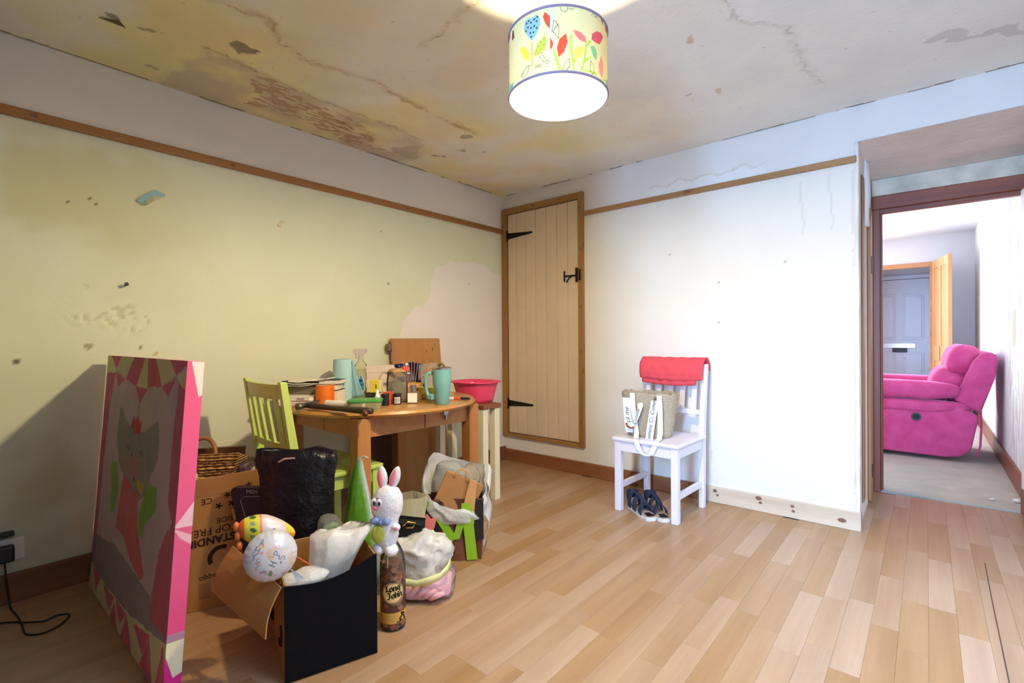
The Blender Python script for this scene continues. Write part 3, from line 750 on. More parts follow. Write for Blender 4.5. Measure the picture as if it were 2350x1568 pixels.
q = MB(); q.box(0, .09, -.02, .02, 0, 2.05, .003); q.box(.66, .76, -.02, .02, 0, 2.05, .003); q.box(.335, .425, -.02, .02, .2, 1.94, .003)
q.box(.09, .66, -.02, .02, 1.94, 2.05, .003); q.box(.09, .66, -.02, .02, .72, .92, .003); q.box(.09, .66, -.02, .02, 0, .2, .003); q.build('leaf_frame', M['pine_door'], d4)
for x0, x1 in ((.09, .335), (.425, .66)):
    for z0, z1 in ((.2, .72), (.92, 1.94)):
        q = MB(); q.box(x0, x1, -.008, .008, z0, z1); q.build('panel', M['pine_door'], d4)

# knots showing in the bare pine of baseboard, frame and rails
knot_m = plain('pine_knot', S(128, 90, 72), .6, var=.2, vs=60)
def knot(host, c, rx, rz, axis, th=.0006):
    q = MB(); n = 14
    if axis == 'y': q.prism([(c[0] + rx * math.cos(2 * PI * i / n) * (1 + .15 * math.sin(3 * i)), c[1], c[2] + rz * math.sin(2 * PI * i / n)) for i in range(n)], (0, -th, 0))
    else: q.prism([(c[0], c[1] + rx * math.cos(2 * PI * i / n), c[2] + rz * math.sin(2 * PI * i / n) * (1 + .15 * math.sin(3 * i))) for i in range(n)], (th, 0, 0))
    return q.build('knot', knot_m, host)
pb_ = bpy.data.objects['baseboard_back_bare']
for x, z, rx, rz in ((1.80, .075, .012, .011), (1.815, .05, .009, .007), (2.055, .08, .018, .012), (2.065, .055, .010, .008), (2.235, .07, .010, .009), (2.24, .042, .009, .008), (2.475, .045, .020, .012)): knot(pb_, (x, -.0222, z), rx, rz, 'y')
for x, z in ((.805, 2.06), (.812, 1.74), (.806, 1.30), (.812, .95), (.806, .40), (.03, 1.62), (.036, 1.28), (.028, .86), (.034, .5), (.032, 1.95)): knot(d1, (x - .41, -.0262, z - .2), .008, .011, 'y')
for x in (.35, .62): knot(d1, (x - .41, -.0262, 2.156 - .2), .012, .008, 'y')
for y, z in ((-2.96, 1.988), (-2.2, 1.985), (-1.05, 1.986), (-.62, 1.99)): knot(bpy.data.objects['trim_1'], (.0222, y, z), .014, .008, 'x')
for x, z in ((.55, .05), (.95, .06), (1.3, .045), (.3, .06)): knot(bpy.data.objects['baseboard_back'], (x, -.0202, z), .010, .008, 'y')
# ------------------------------------------------------------------ pendant lamp
LX, LY = 1.955, -1.965
lamp = thing('pendant_lamp', 'drum lampshade printed with leaves and flowers hanging from the ceiling', 'lamp', (LX, LY, 1.80))
SHADE = {
'seam':[(-8.0,0.98),(-3.4,0.98),(-3.4,0.13),(-8.0,0.13)],
'blue':[(-29.0,0.89),(-23.8,0.92),(-19.3,0.86),(-18.8,0.76),(-22.1,0.64),(-29.0,0.55),(-35.1,0.66),(-39.7,0.79),(-38.3,0.89),(-33.2,0.91)],
'red1':[(-13.9,0.92),(-8.1,0.85),(-8.3,0.66),(-12.9,0.74),(-15.8,0.85)],
'lime':[(-13.4,0.58),(-11.3,0.48),(-13.9,0.37),(-20.4,0.31),(-26.6,0.30),(-25.5,0.40),(-20.4,0.50)],
'yel':[(-46.0,0.55),(-38.3,0.52),(-32.6,0.41),(-32.0,0.27),(-39.7,0.33),(-45.3,0.47)],
'stem1':[(-29.8,0.53),(-27.8,0.52),(-27.8,0.14),(-29.8,0.15)],
'red2':[(-8.1,0.53),(-4.5,0.45),(-5.5,0.38),(-8.0,0.34)],
'red3':[(9.1,0.58),(10.9,0.45),(7.0,0.31),(1.0,0.22),(-1.0,0.36),(1.8,0.49)],
'stemA':[(-6.0,0.36),(-3.9,0.36),(0.7,0.21),(4.4,0.02),(1.2,0.02),(-2.4,0.16)],
'stemB':[(12.7,0.54),(16.3,0.57),(15.2,0.43),(17.0,0.24),(20.3,0.19),(17.6,0.14),(18.7,0.02),(17.0,0.02),(14.9,0.18),(12.7,0.37)],
'pink1':[(16.7,0.64),(25.4,0.62),(31.3,0.57),(32.5,0.48),(24.2,0.50),(19.2,0.56)],
'stemC':[(35.6,0.54),(39.5,0.54),(33.7,0.43),(31.3,0.25),(41.6,0.33),(29.5,0.17),(27.7,0.06),(25.1,0.04),(28.9,0.26),(31.3,0.45)],
'pinkflower':[(40.2,0.65),(47.4,0.73),(55.7,0.76),(61.7,0.73),(53.1,0.56),(45.9,0.55),(39.5,0.56)],
'teal':[(37.5,0.47),(44.4,0.48),(48.9,0.40),(46.6,0.28),(41.6,0.33)],
'olive':[(17.6,0.33),(23.1,0.41),(27.7,0.42),(28.3,0.33),(24.2,0.24),(19.2,0.21)],
'salmon':[(56.7,0.42),(61.7,0.31),(61.3,0.18),(57.6,0.08),(52.2,0.13),(50.9,0.24)],
'stemD':[(26.5,0.06),(33.7,0.09),(47.4,0.10),(45.9,0.05),(36.3,0.07)],
'stemE':[(53.9,0.04),(72.4,0.14),(70.7,0.09)],
'tealL':[(-60.9,0.12),(-63.1,0.04),(-74.5,0.0),(-71.7,0.12)],
'brown':[(-63.1,0.93),(-59.2,0.91),(-57.6,0.78),(-64.7,0.79)],
'tealR':[(74.2,0.18),(81.6,0.16),(72.4,0.01),(70.7,0.09)],
'brownR':[(54.8,.99),(60.6,.98),(61.7,0.9)],'red4':[(67.8,0.97),(78.6,.99),(78.6,0.9),(69.2,0.88)]}
SHC = {'seam':(214,196,206),'blue':(140,184,186),'red1':(226,70,44),'lime':(198,212,70),'yel':(238,228,70),'stem1':(214,190,90),'red2':(226,70,44),'red3':(228,74,48),
 'stemA':(196,212,90),'stemB':(196,212,80),'pink1':(236,120,110),'stemC':(186,206,80),'pinkflower':(226,76,96),'teal':(130,196,130),'olive':(226,216,90),'salmon':(240,150,130),
 'stemD':(196,212,80),'stemE':(196,212,80),'tealL':(96,176,140),'brown':(110,40,50),'tealR':(96,176,140),'brownR':(90,40,50),'red4':(220,70,70)}
SR, SHH = .152, .192
na, nh = 560, 100
view_ang = math.atan2(CAM.y - LY, CAM.x - LX)
A = np.linspace(-180, 180, na + 1)[:-1]; T = np.linspace(0, 1, nh); AA, TT = np.meshgrid(A, T)
C = np.zeros(AA.shape + (3,)) + np.array(S(240, 220, 158)[:3])
for rep in (0, 150, -150):
    AR = (AA - rep + 180) % 360 - 180
    for k, pl in SHADE.items():
        if k == 'seam' and rep: continue
        C = mixc(C, inpoly(AR, TT, pl) * (.5 if k == 'seam' else .95), S(*SHC[k]))
    for ax, tx in ((-36,.85),(-33,.87),(-30,.83),(-26,.86),(-23,.82),(-34,.78),(-30,.75),(-26,.76),(-37,.74),(-31,.68),(-27,.67),(-23,.72),(-22,.88),(-30,.62)):
        C = mixc(C, (np.hypot(AR - ax, (TT - tx) * 75) < 1.15) * .95, S(50, 30, 50))
    for ax, tx in ((-15,.53),(-18,.49),(-21,.44),(-15,.44),(-18,.39),(-23,.38),(-25,.35),(-21,.34)):
        C = mixc(C, (np.hypot(AR - ax, (TT - tx) * 75) < 1.0) * .9, S(230, 110, 90))
    ink = S(70, 60, 50)
    for ln in ([(-4,.78),(-1,.74),(1.5,.66),(1,.5),(-3,.58),(-6,.62),(-4,.78)], [(-5,.62),(1,.72)], [(-45,.1),(-38,.2),(-32,.2),(-35,.1),(-41,.06),(-45,.1)], [(-45,.1),(-33,.2)],
               [(-25,.12),(-24,.17),(-22,.12),(-21,.17),(-19,.12),(-18,.16),(-16,.13)], [(5,.03),(7,.13),(12,.21),(13,.1),(8,.02),(5,.03)], [(37,.1),(38,.24),(42,.2),(43,.08),(40,.05),(37,.1)],
               [(3,.96),(4,.91),(8,.89),(11,.92),(10,.97)], [(12,.95),(15,.93),(18,.96)], [(40,.92),(42,.98),(46,.92),(47,.97),(52,.9)], [(-18,.33),(-12,.2),(-8,.17)], [(-20,.28),(-14,.17),(-9,.14)]):
        C = mixc(C, (segdist(AR, TT * 75, [(a, t * 75) for a, t in ln]) < .35) * .75, ink)
rad = np.radians(AA) + view_ang
C2 = C
Pp = np.stack([SR * np.cos(rad), SR * np.sin(rad), TT * SHH], -1)
M['shade'] = painted('lampshade_print', rough=.8, spec=.1, var=.03, transl=.0036)
sh = paint_grid('lamp_shade', Pp, C, M['shade'], lamp, closed=True)
trimm = plain('shade_rim', S(150, 128, 150), .7)
for z in (0.002, SHH - .002):
    q = MB(); q.tube([(SR * math.cos(a), SR * math.sin(a), z) for a in np.linspace(0, 2 * PI, 73)[:-1]], .0042, 6, closed=True); q.build('shade_rim', trimm, sh, smooth=True)
q = MB(); q.tube([(.02 * math.cos(a), .02 * math.sin(a), SHH - .03) for a in np.linspace(0, 2 * PI, 25)[:-1]], .002, 6, closed=True)
for k in range(3):
    a = view_ang + .5 + k * 2 * PI / 3; q.tube([(.02 * math.cos(a), .02 * math.sin(a), SHH - .03), (SR * math.cos(a), SR * math.sin(a), SHH - .004)], .0018, 6)
q.build('spider_ring', M['white_plastic'], lamp)
q = MB(); q.lathe([(0, .185), (.019, .185), (.019, .12), (.022, .10), (.022, .053), (0, .053)], 20); q.build('bulb_holder', M['white_plastic'], lamp, smooth=True)
q = MB(); q.tube([(0, 0, .185), (0, 0, H - 1.8 - .03)], .0032, 8); q.build('cord', M['white_plastic'], lamp)
q = MB(); q.lathe([(0, H - 1.8 - .055), (.012, H - 1.8 - .05), (.04, H - 1.8 - .025), (.042, H - 1.8 - .012), (0, H - 1.8 - .012)], 24); q.build('ceiling_rose', M['white_plastic'], lamp, smooth=True)
nt = NT('lamp_glow'); em = nt.n('ShaderNodeEmission'); em.inputs[0].default_value = BULB_COLOR + (1,); em.inputs[1].default_value = BULB_STRENGTH
nt.l(em.outputs[0], nt.out.inputs[0])
q = MB(); q.lathe([(0, -.030), (.012, -.028), (.024, -.018), (.030, .0), (.026, .02), (.016, .038), (.013, .052), (0, .052)], 24); q.build('bulb', nt.m, lamp, smooth=True)

# ------------------------------------------------------------------ chairs
def kitchen_chair(label, m, loc, rz, height=.885, w=.40, d=.42):
    t = thing('kitchen_chair', label, 'chair', loc, rz)
    hw, hd, sz = w / 2, d / 2, .45
    q = MB(); q.box(-hw - .012, hw + .012, -hd - .012, hd - .02, sz - .022, sz, .006); q.build('seat', m, t)
    for s in (-1, 1):
        q = MB(); q.box(s * (hw - .02) - .02, s * (hw - .02) + .02, -hd, -hd + .04, 0, sz - .0221, .003); q.build('leg', m, t)
        q = MB(); xx = s * (hw - .015)
        q.prism([(xx - .015, hd - .045, .0), (xx - .015, hd - .005, .0), (xx - .015, hd, .40), (xx - .015, hd + .005, .52), (xx - .015, hd + .055, height), (xx - .015, hd + .025, height), (xx - .015, hd - .035, .50), (xx - .015, hd - .04, .38)], (.03, 0, 0), .003)
        q.build('back_post', m, t)
        q = MB(); q.box(s * (hw - .018) - .011, s * (hw - .018) + .011, -hd + .041, hd - .046, .13, .165, .002); q.build('stretcher', m, t)
        q = MB(); q.box(s * (hw - .018) - .01, s * (hw - .018) + .01, -hd + .041, hd - .046, sz - .085, sz - .0221, .002); q.build('side_apron', m, t)
    q = MB(); q.box(-hw + .041, hw - .041, -hd + .006, -hd + .028, sz - .085, sz - .0221, .002); q.build('front_apron', m, t)
    yb = lambda z: hd + .03 - (height - z) * .14 + .012
    def rail(z0, z1, bow, name):
        r0, r1 = [], []
        q = MB(); n = 12
        rows = []
        for (z, dy) in ((z0, -.009), (z1, -.009), (z1, .009), (z0, .009)):
            rows.append([(-hw + .031 + (w - .062) * i / n, yb(z) + dy + bow * (1 - (2 * i / n - 1) ** 2), z) for i in range(n + 1)])
        R = [[rows[k][i] for k in range(4)] for i in range(n + 1)]
        q.loft(R, True, True); return q.build(name, m, t)
    rail(height - .075, height - .012, .022, 'top_rail'); rail(.57, .60, .010, 'lower_rail')
    for k in range(4):
        xk = -hw + w * (k + 1) / 5
        b = .016 * (1 - (2 * (k + 1) / 5 - 1) ** 2)
        q = MB(); q.bar((xk, yb(.60) + b * .6, .60), (xk, yb(height - .075) + b, height - .075), .026, .012, .002, up=(0, 1, 0)); q.build('slat', m, t)
    return t
M['chair_white'] = plain('chair_white_paint', S(232, 224, 232), .4, var=.03)
M['chair_green'] = plain('chair_lime_paint', S(192, 210, 104), .4, var=.05)
wc = kitchen_chair('white slat-back kitchen chair against the white wall with a tote bag on its seat', M['chair_white'], (1.575, -.335, 0), math.radians(-2))
gc = kitchen_chair('lime green slat-back chair pushed in at the round table', M['chair_green'], (.575, -2.03, 0), math.radians(178), height=.875, w=.42)

# coral cloth folded over the white chair's back
coral = plain('coral_cloth', S(226, 78, 88), .9, var=.08, vs=30, bs=.35, bscale=220, sheen=.3)
cl = thing('folded_cloth', 'coral red cloth folded over the top of the white chair', 'cloth', (1.57, -.10, .895))
def drape(x0, x1, f, b, off, name, seed):
    rows = []; n = 26
    prof = [(-.045 - off, -f), (-.05 - off, -f * .6), (-.045 - off, -f * .25), (-.035 - off, -.005), (-.01, .014 + off), (.02, .016 + off), (.045 + off, .002), (.06 + off, -b * .4), (.065 + off, -b)]
    fine = []
    for (a, c), (a2, c2) in zip(prof, prof[1:]):
        for k in range(4): fine.append((a + (a2 - a) * k / 4, c + (c2 - c) * k / 4))
    fine.append(prof[-1])
    for y, z in fine:
        rows.append([(x0 + (x1 - x0) * i / n + .012 * z * 6 * (i / n - .5), y + .006 * noise.noise((i * .5 + seed, z * 14, seed)), z - .014 * (abs(z) / .12) * math.sin(PI * i / n * .9) + .004 * noise.noise((i * .4, seed, 2))) for i in range(n + 1)])
    q = MB(); q.sheet(rows); return q.build(name, coral, cl, smooth=True, solid=.008)
drape(-.215, .205, .105, .05, .014, 'outer_fold', 1.0); drape(-.205, .16, .135, .04, .006, 'inner_fold', 4.0)

# woven tote bag on the chair seat
tote = thing('tote_bag', 'woven straw tote bag with lettered straps on the white chair', 'bag', (1.525, -.37, .4505), math.radians(10))
nt = NT('woven_straw'); p = nt.n('ShaderNodeBsdfPrincipled'); v = coords(nt)
wv = nt.n('ShaderNodeTexWave'); wv.bands_direction = 'Z'; wv.inputs['Scale'].default_value = 40; wv.inputs['Distortion'].default_value = 1.5; nt.l(v, wv.inputs[0])
wv2 = nt.n('ShaderNodeTexWave'); wv2.bands_direction = 'X'; wv2.inputs['Scale'].default_value = 34; nt.l(v, wv2.inputs[0])
mx = nt.n('ShaderNodeMixRGB', blend_type='MULTIPLY'); mx.inputs[0].default_value = 1; nt.l(wv.outputs[0], mx.inputs[1]); nt.l(wv2.outputs[0], mx.inputs[2])
nt.l(ramp(nt, mx.outputs[0], [(.0, S(176, 156, 130)), (.5, S(216, 200, 174))]), p.inputs[0]); p.inputs['Roughness'].default_value = .9
nt.l(bump(nt, mx.outputs[0], .8, .006), p.inputs['Normal']); nt.l(p.outputs[0], nt.out.inputs[0]); M['straw'] = nt.m
def oval(rx, ry, z, n=36, sq=.75, cx=0, cy=0):
    return [(cx + rx * math.copysign(abs(math.cos(a)) ** sq, math.cos(a)), cy + ry * math.copysign(abs(math.sin(a)) ** sq, math.sin(a)), z) for a in [2 * PI * i / n for i in range(n)]]
q = MB(); q.loft([oval(.125 + .045 * (z / .27), .085 + .02 * (z / .27), z + (.004 * math.sin(z * 60))) for z in np.linspace(.002, .27, 16)], True, False)
# frayed rim
for v_ in q.bm.verts:
    if v_.co.z > .26: v_.co.z += .006 * math.sin(v_.co.x * 260) + .006 * noise.noise(v_.co * 60)
q.build('bag_body', M['straw'], tote, smooth=True, solid=.008)
strap_m = plain('strap_canvas', S(224, 218, 206), .8, var=.04); label_m = plain('strap_white', S(244, 242, 240), .7, var=.02); ink = plain('print_ink', S(44, 44, 52), .7)
q = MB(); q.ribbon([(-.075, -.114, .245), (-.075, -.125, .27), (-.07, -.128, .2), (-.06, -.125, .1), (-.05, -.122, .03), (-.045, -.15, .006), (-.035, -.196, .004), (-.02, -.206, -.03), (.0, -.207, -.066), (.03, -.207, -.082), (.06, -.206, -.066), (.08, -.203, -.02), (.086, -.192, .006), (.09, -.15, .01), (.09, -.122, .04), (.09, -.122, .1), (.09, -.124, .2), (.085, -.125, .262), (.085, -.113, .245)], .03, .003, (1, 0, 0)); q.build('strap', strap_m, tote)
for x, lean, s, z0, z1 in ((-.098, .015, 'ça me', .03, .24), (.03, -.03, 'Comme Ci, Comme', .0, .23)):
    a, b = Vector((x + lean * .2, -.105 - .012, z0)), Vector((x - lean, -.112 - .008, z1))
    q = MB(); q.ribbon([a, a.lerp(b, .33) + Vector((0, -.006, 0)), a.lerp(b, .66) + Vector((0, -.006, 0)), b], .045, .002, (1, 0, 0)); lo = q.build('label_band', label_m, tote)
    text_mesh('lettering', s, .034 if len(s) > 6 else .04, ink, lo, a.lerp(b, .5) + Vector((-.002, -.0078, 0)), (b - a), (-1, 0, .0), .0003, .25)
q = MB(); q.ribbon([(-.03, -.118, .21), (-.02, -.142, .19), (-.045, -.146, .12), (-.07, -.142, .07), (-.085, -.13, .05)], .032, .002, [(1, 0, .4)] * 5); lo = q.build('label_loop', label_m, tote)
text_mesh('lettering', 'Comme', .03, ink, lo, (-.045, -.1475, .13), (.3, 0, 1), (-1, 0, .3), .0003, .25)
q = MB(); q.tube([(-.11, -.13, .085), (-.10, -.142, .07), (-.08, -.146, .062), (-.06, -.146, .066)], .006, 8); q.build('leather_tab', plain('tan_leather', S(150, 84, 46), .5), tote, smooth=True)

# sandals under the chair
navy = plain('navy_strap', S(34, 40, 62), .75, var=.15, vs=40); sole_w = plain('sandal_sole', S(214, 208, 204), .7); foot_m = plain('sandal_footbed', S(176, 150, 128), .8)
def sandal(label, loc, rz, side):
    t = thing('sandal', label, 'shoe', loc, rz, 'pair of navy sandals')
    out = [(-.036, -.12), (-.02, -.135), (.018, -.135), (.04, -.11), (.044, -.06), (.034, 0), (.03, .06), (.034, .10), (.022, .125), (-.012, .128), (-.03, .10), (-.03, .04), (-.038, -.04)]
    q = MB(); q.prism([(x * side, y, .0) for x, y in out], (0, 0, .022), .004); q.build('sole', sole_w, t)
    q = MB(); q.prism([(x * side * .92, y * .96, .0222) for x, y in out], (0, 0, .004)); q.build('footbed', foot_m, t)
    q = MB(); q.prism([(x * side * .6, -.09 + y * .22, .0264) for x, y in out], (0, 0, .002)); q.build('logo_patch', M['black_plastic'], t)
    for y, h, w_ in ((-.055, .055, .03), (.015, .07, .034), (.075, .09, .034)):
        pts = [(.038 * math.cos(a) * (1 if y < .05 else .95), y + .015 * math.sin(a), .02 + h * math.sin(a)) for a in np.linspace(0, PI, 13)]
        q = MB(); q.ribbon(pts, w_, .006, (0, 1, .15)); q.wobble(.003, 30, y * 9); q.build('strap', navy, t)
    q = MB(); q.ribbon([(.034 * math.cos(a), .10 + .03 * math.sin(a), .085) for a in np.linspace(-.3, PI + .3, 12)], .05, .007, (0, 0, 1)); q.build('heel_strap', navy, t)
    q = MB(); q.ribbon([(0, -.05, .08), (.004, 0, .097), (0, .05, .112)], .026, .008, (1, 0, 0)); q.build('tongue', navy, t)
    return t
sandal('navy strap sandal on the left, lying beneath the white chair', (1.525, -.505, 0), math.radians(55), 1)
sandal('navy strap sandal on the right, toe beside the white chair leg', (1.605, -.462, 0), math.radians(47), -1)

# ------------------------------------------------------------------ canvas leaning by the left wall
ART = {
'curtain':[[(0.025,0.927),(0.162,0.932),(0.109,0.790),(0.07,0.501),(0.06,0.134),(-0.037,0.012)],[(0.965,0.94),(1.1,0.936),(1.1,1.005),(1.1,0.507),(1.0,0.507),(0.946,0.563),(0.943,0.729)],[(1.1,0.507),(1.0,.507),(0.946,0.465),(0.89,0.382),(0.855,0.236),(0.84,0.168),(0.901,0.166),(1.1,0.196)]],
'cream':[[(0.251,1.006),(0.436,1.004),(0.330,0.913),(0.168,0.951)],[(0.584,1.005),(0.617,1.004),(0.634,0.893),(0.490,0.892)],[(0.704,1.006),(0.861,1.004),(0.933,0.953),(0.800,0.911)],[(1.1,1.008),(1.038,0.905),(0.982,0.925),(0.938,0.950)],[(-0.02,1.002),(0.062,1.003),(0.174,0.933),(-0.02,0.927)]],
'pink':[[(0.062,1.003),(0.251,1.006),(0.168,0.951)],[(0.436,1.004),(0.584,1.005),(0.490,0.892),(0.330,0.913)],[(0.617,1.004),(0.704,1.006),(0.800,0.911),(0.634,0.893)],[(0.861,1.004),(1.075,1.008),(0.933,0.953)],[(0.161,0.937),(0.324,0.908),(0.217,0.876)],[(0.481,0.892),(0.634,0.893),(0.556,0.832)],[(0.801,0.909),(0.933,0.943),(0.877,0.877)]],
'ground':[[(0.0,0.224),(0.067,0.234),(0.364,0.275),(0.635,0.257),(0.848,0.241),(0.864,0.172),(0.995,0.186),(1.1,0.184),(0.917,0.145),(0.617,0.109),(0.291,0.092),(0.0,0.105)]],
'border':[[(-0.01,-.01),(-.01,0.105),(0.291,0.092),(0.617,0.109),(0.917,0.145),(1.1,0.184),(1.1,-.01)]],
'bpink':[[(0.678,0.095),(0.865,0.130),(0.807,0.047)],[(0.865,0.129),(0.925,0.0),(0.78,0.0)],[(1.0,.155),(1.06,.0),(.94,.0)],[(0.434,0.095),(0.600,0.098),(0.518,0.027)],[(0.237,0.090),(0.420,0.090),(0.351,0.021)],[(.05,.1),(.2,.095),(.12,.02)],[(.60,.10),(.69,0),(.54,0)],[(.43,.08),(.49,0),(.37,0)]],
'cat':[[(0.291,0.806),(0.392,0.751),(0.509,0.728),(0.624,0.734),(0.790,0.798),(0.819,0.722),(0.809,0.664),(0.740,0.587),(0.702,0.528),(0.628,0.497),(0.536,0.517),(0.416,0.550),(0.321,0.585),(0.264,0.680)]],
'dress':[[(0.414,0.558),(0.625,0.512),(0.635,0.415),(0.765,0.276),(0.719,0.251),(0.585,0.280),(0.477,0.336),(0.359,0.339),(0.387,0.478)]],
'green':[[(0.742,0.580),(0.829,0.575),(0.833,0.506),(0.725,0.438),(0.710,0.390),(0.658,0.384),(0.649,0.471)],[(0.217,0.568),(0.304,0.582),(0.352,0.480),(0.310,0.386),(0.258,0.374)]],
'yellow':[[(0.596,0.567),(0.681,0.561),(0.664,0.520),(0.605,0.531)]],
'crown':[[(0.460,0.738),(0.49,.78),(.51,.76),(0.537,0.791),(.56,.765),(0.600,0.774),(0.597,0.730),(0.526,0.722)]]}
ARC = {'curtain':(208,96,128),'cream':(232,228,176),'pink':(222,96,124),'ground':(158,144,158),'border':(232,226,178),'bpink':(224,88,136),'cat':(152,156,146),'dress':(220,108,112),'green':(128,184,62),'yellow':(220,186,70),'crown':(206,66,60)}
CW_, CH_, CT_ = 1.055, .99, .045
art = thing('canvas_painting', 'tall pink circus canvas painting leaning beside the left wall', 'painting', (.085, -2.81, 0), math.radians(-.2))
lean = math.radians(4.2)
U, V = np.meshgrid(np.linspace(0, 1, 300), np.linspace(0, 1, 300))
C = np.zeros(U.shape + (3,)) + np.array(S(216, 192, 202)[:3])
C = mixc(C, sstep(.4, .75, fbm(U * 3, V, 5, 4, 3)) * .4, S(200, 172, 190)); C = mixc(C, sstep(.25, 0, np.abs(V - .8)) * sstep(.3, 0, np.abs(U - .65)) * .35, S(222, 214, 166))
uu = U * 1.025; wu = uu + (fbm(U, V, 30, 3, 1) - .5) * .012; wv_ = V + (fbm(U, V, 30, 3, 2) - .5) * .012
for k in ('curtain', 'cream', 'pink', 'ground', 'border', 'bpink', 'cat', 'dress', 'green', 'yellow', 'crown'):
    for pl in ART[k]:
        C = mixc(C, inpoly(wu, wv_, pl) * (.72 + .25 * fbm(U * 5, V, 16, 3, len(k))), S(*ARC[k]))
for cx, cy, rx, ry, col, a in ((.55, .60, .06, .05, (206, 140, 140), .6), (.40, .60, .05, .04, (190, 150, 150), .5), (.50, .64, .006, .008, (50, 50, 50), .9), (.56, .56, .012, .01, (90, 80, 70), .7), (.45, .66, .03, .012, (120, 124, 118), .6), (.62, .66, .03, .012, (120, 124, 118), .6)):
    C = mixc(C, sstep(1.2, .8, np.hypot((uu - cx) / rx, (V - cy) / ry)) * a, S(*col))
C = mixc(C, (np.abs(uu - .555 + .01 * np.sin(V * 40)) < .004) * ((V > .76) & (V < .84)) * .7, S(120, 100, 100))
ca, sa = math.cos(lean), math.sin(lean)
Pp = np.stack([U * CW_, V * CH_ * sa - .0006, V * CH_ * ca + CT_ * sa], -1)
M['canvas'] = painted('canvas_print', rough=.8, spec=.2, bs=.15, bscale=400, var=.05)
paint_grid('printed_front', Pp, C, M['canvas'], art)
Vv, Dd = np.meshgrid(np.linspace(0, 1, 420), np.linspace(0, 1, 40))
C = np.zeros(Vv.shape + (3,)) + np.array(S(232, 84, 138)[:3])
C = mixc(C, sstep(.15, .5, Vv) * .4, S(238, 120, 160))
C = mixc(C, inpoly(Vv, Dd, [(1.0, .25), (1.0, 1.1), (.90, 1.1), (.89, .8)]), S(240, 226, 220)); C = mixc(C, inpoly(Vv, Dd, [(.50, -.1), (.58, 1.1), (.50, 1.1)]) * .8, S(244, 214, 222)); C = mixc(C, inpoly(Vv, Dd, [(.50, -.1), (.47, 1.1), (.44, 1.1), (.47, .3)]) * .8, S(244, 200, 212))
C = mixc(C, ((Vv < .19) & (Vv > .165)) * .9, S(170, 140, 160)); C = mixc(C, (Vv < .165) * 1.0, S(236, 228, 190)); C = mixc(C, inpoly(Vv, Dd, [(.13, .0), (.06, .5), (.07, 1.1), (-.1, 1.1), (-.1, -.1), (.13, -.1)]), S(226, 50, 140))
Pp = np.stack([np.full(Vv.shape, CW_ + .0006), Vv * CH_ * sa + Dd * CT_ * ca, Vv * CH_ * ca - Dd * CT_ * sa + CT_ * sa], -1)
paint_grid('printed_edge', Pp, C, M['canvas'], art)
Mx = Matrix.Rotation(-lean, 4, 'X')
q = MB(); q.box(0, CW_, .0005, CT_, .001, CH_, .0, 1, Mx)
for v_ in q.bm.verts: v_.co.z = max(v_.co.z + CT_ * sa, .0)
q.build('stretcher_frame', plain('canvas_back', S(226, 150, 176), .8), art)
# ------------------------------------------------------------------ round pine table
TC = (.53, -1.625); TZ = .725
M['pine'] = wood('table_pine', S(172, 116, 52), S(202, 150, 80), 'Y', .3, 9, (S(96, 50, 20), 4.0), coat=.5)
M['pine_z'] = wood('table_pine_leg', S(158, 98, 48), S(186, 128, 70), 'Z', .4, 9, (S(90, 44, 20), 5.0))
M['pine_ap'] = wood('table_pine_apron', S(164, 104, 54), S(192, 134, 78), 'X', .4, 9)
table = thing('round_table', 'round honey pine dining table covered with household clutter', 'table', (TC[0], TC[1], 0), math.radians(-2))
prof = [(0, .694), (.485, .694), (.503, .698), (.511, .709), (.503, .721), (.490, .725), (0, .725)]
for s, nm in ((0, 'table_top_half'), (1, 'table_top_half')):
    a0 = math.radians(20) + s * PI
    q = MB(); q.lathe(prof, 48, a0=a0, a1=a0 + PI)
    o = q.build(nm, M['pine'], table); smooth_by_angle(o, 35)
    o.location = (.0008 * math.cos(a0 + PI / 2), .0008 * math.sin(a0 + PI / 2), 0)
hh = .34
for sx in (-1, 1):
    for sy in (-1, 1):
        q = MB(); q.box(sx * hh - .034, sx * hh + .034, sy * hh - .034, sy * hh + .034, 0, .6935, .004); q.build('leg', M['pine_z'], table)
for s in (-1, 1):
    for a, b in ((-hh + .035, .015), (.021, hh - .035)):
        q = MB(); q.box(s * hh - .012, s * hh + .012, a, b, .60, .6935, .002); q.build('apron', M['pine_ap'], table)
        q = MB(); q.box(a, b, s * hh - .012, s * hh + .012, .60, .6935, .002); q.build('apron', M['pine_ap'], table)
q = MB(); q.box(hh + .012, hh + .028, .13, .16, .655, .69, .002); q.box(hh + .018, hh + .03, .14, .15, .63, .66, .002); q.build('leaf_clip', M['chrome'], table)

# side stool behind with white legs and brown top
bench = thing('side_table', 'narrow cream-legged side table with brown top under the pink basin', 'table', (.47, -.87, 0))
q = MB(); q.box(-.26, .225, -.12, .05, .605, .632, .003); q.build('table_top', wood('side_table_top', S(120, 70, 44), S(150, 92, 60), 'X', .5, 9), bench)
cream = plain('cream_paint', S(236, 228, 196), .5, var=.04)
for sx, sy in ((-.22, -.09), (.19, -.09), (-.22, .02), (.19, .02)):
    q = MB(); q.box(sx - .024, sx + .024, sy - .024, sy + .024, 0, .6045, .003); q.build('leg', cream, bench)
q = MB(); q.box(-.195, .165, -.1, -.08, .53, .6045); q.build('apron', cream, bench)

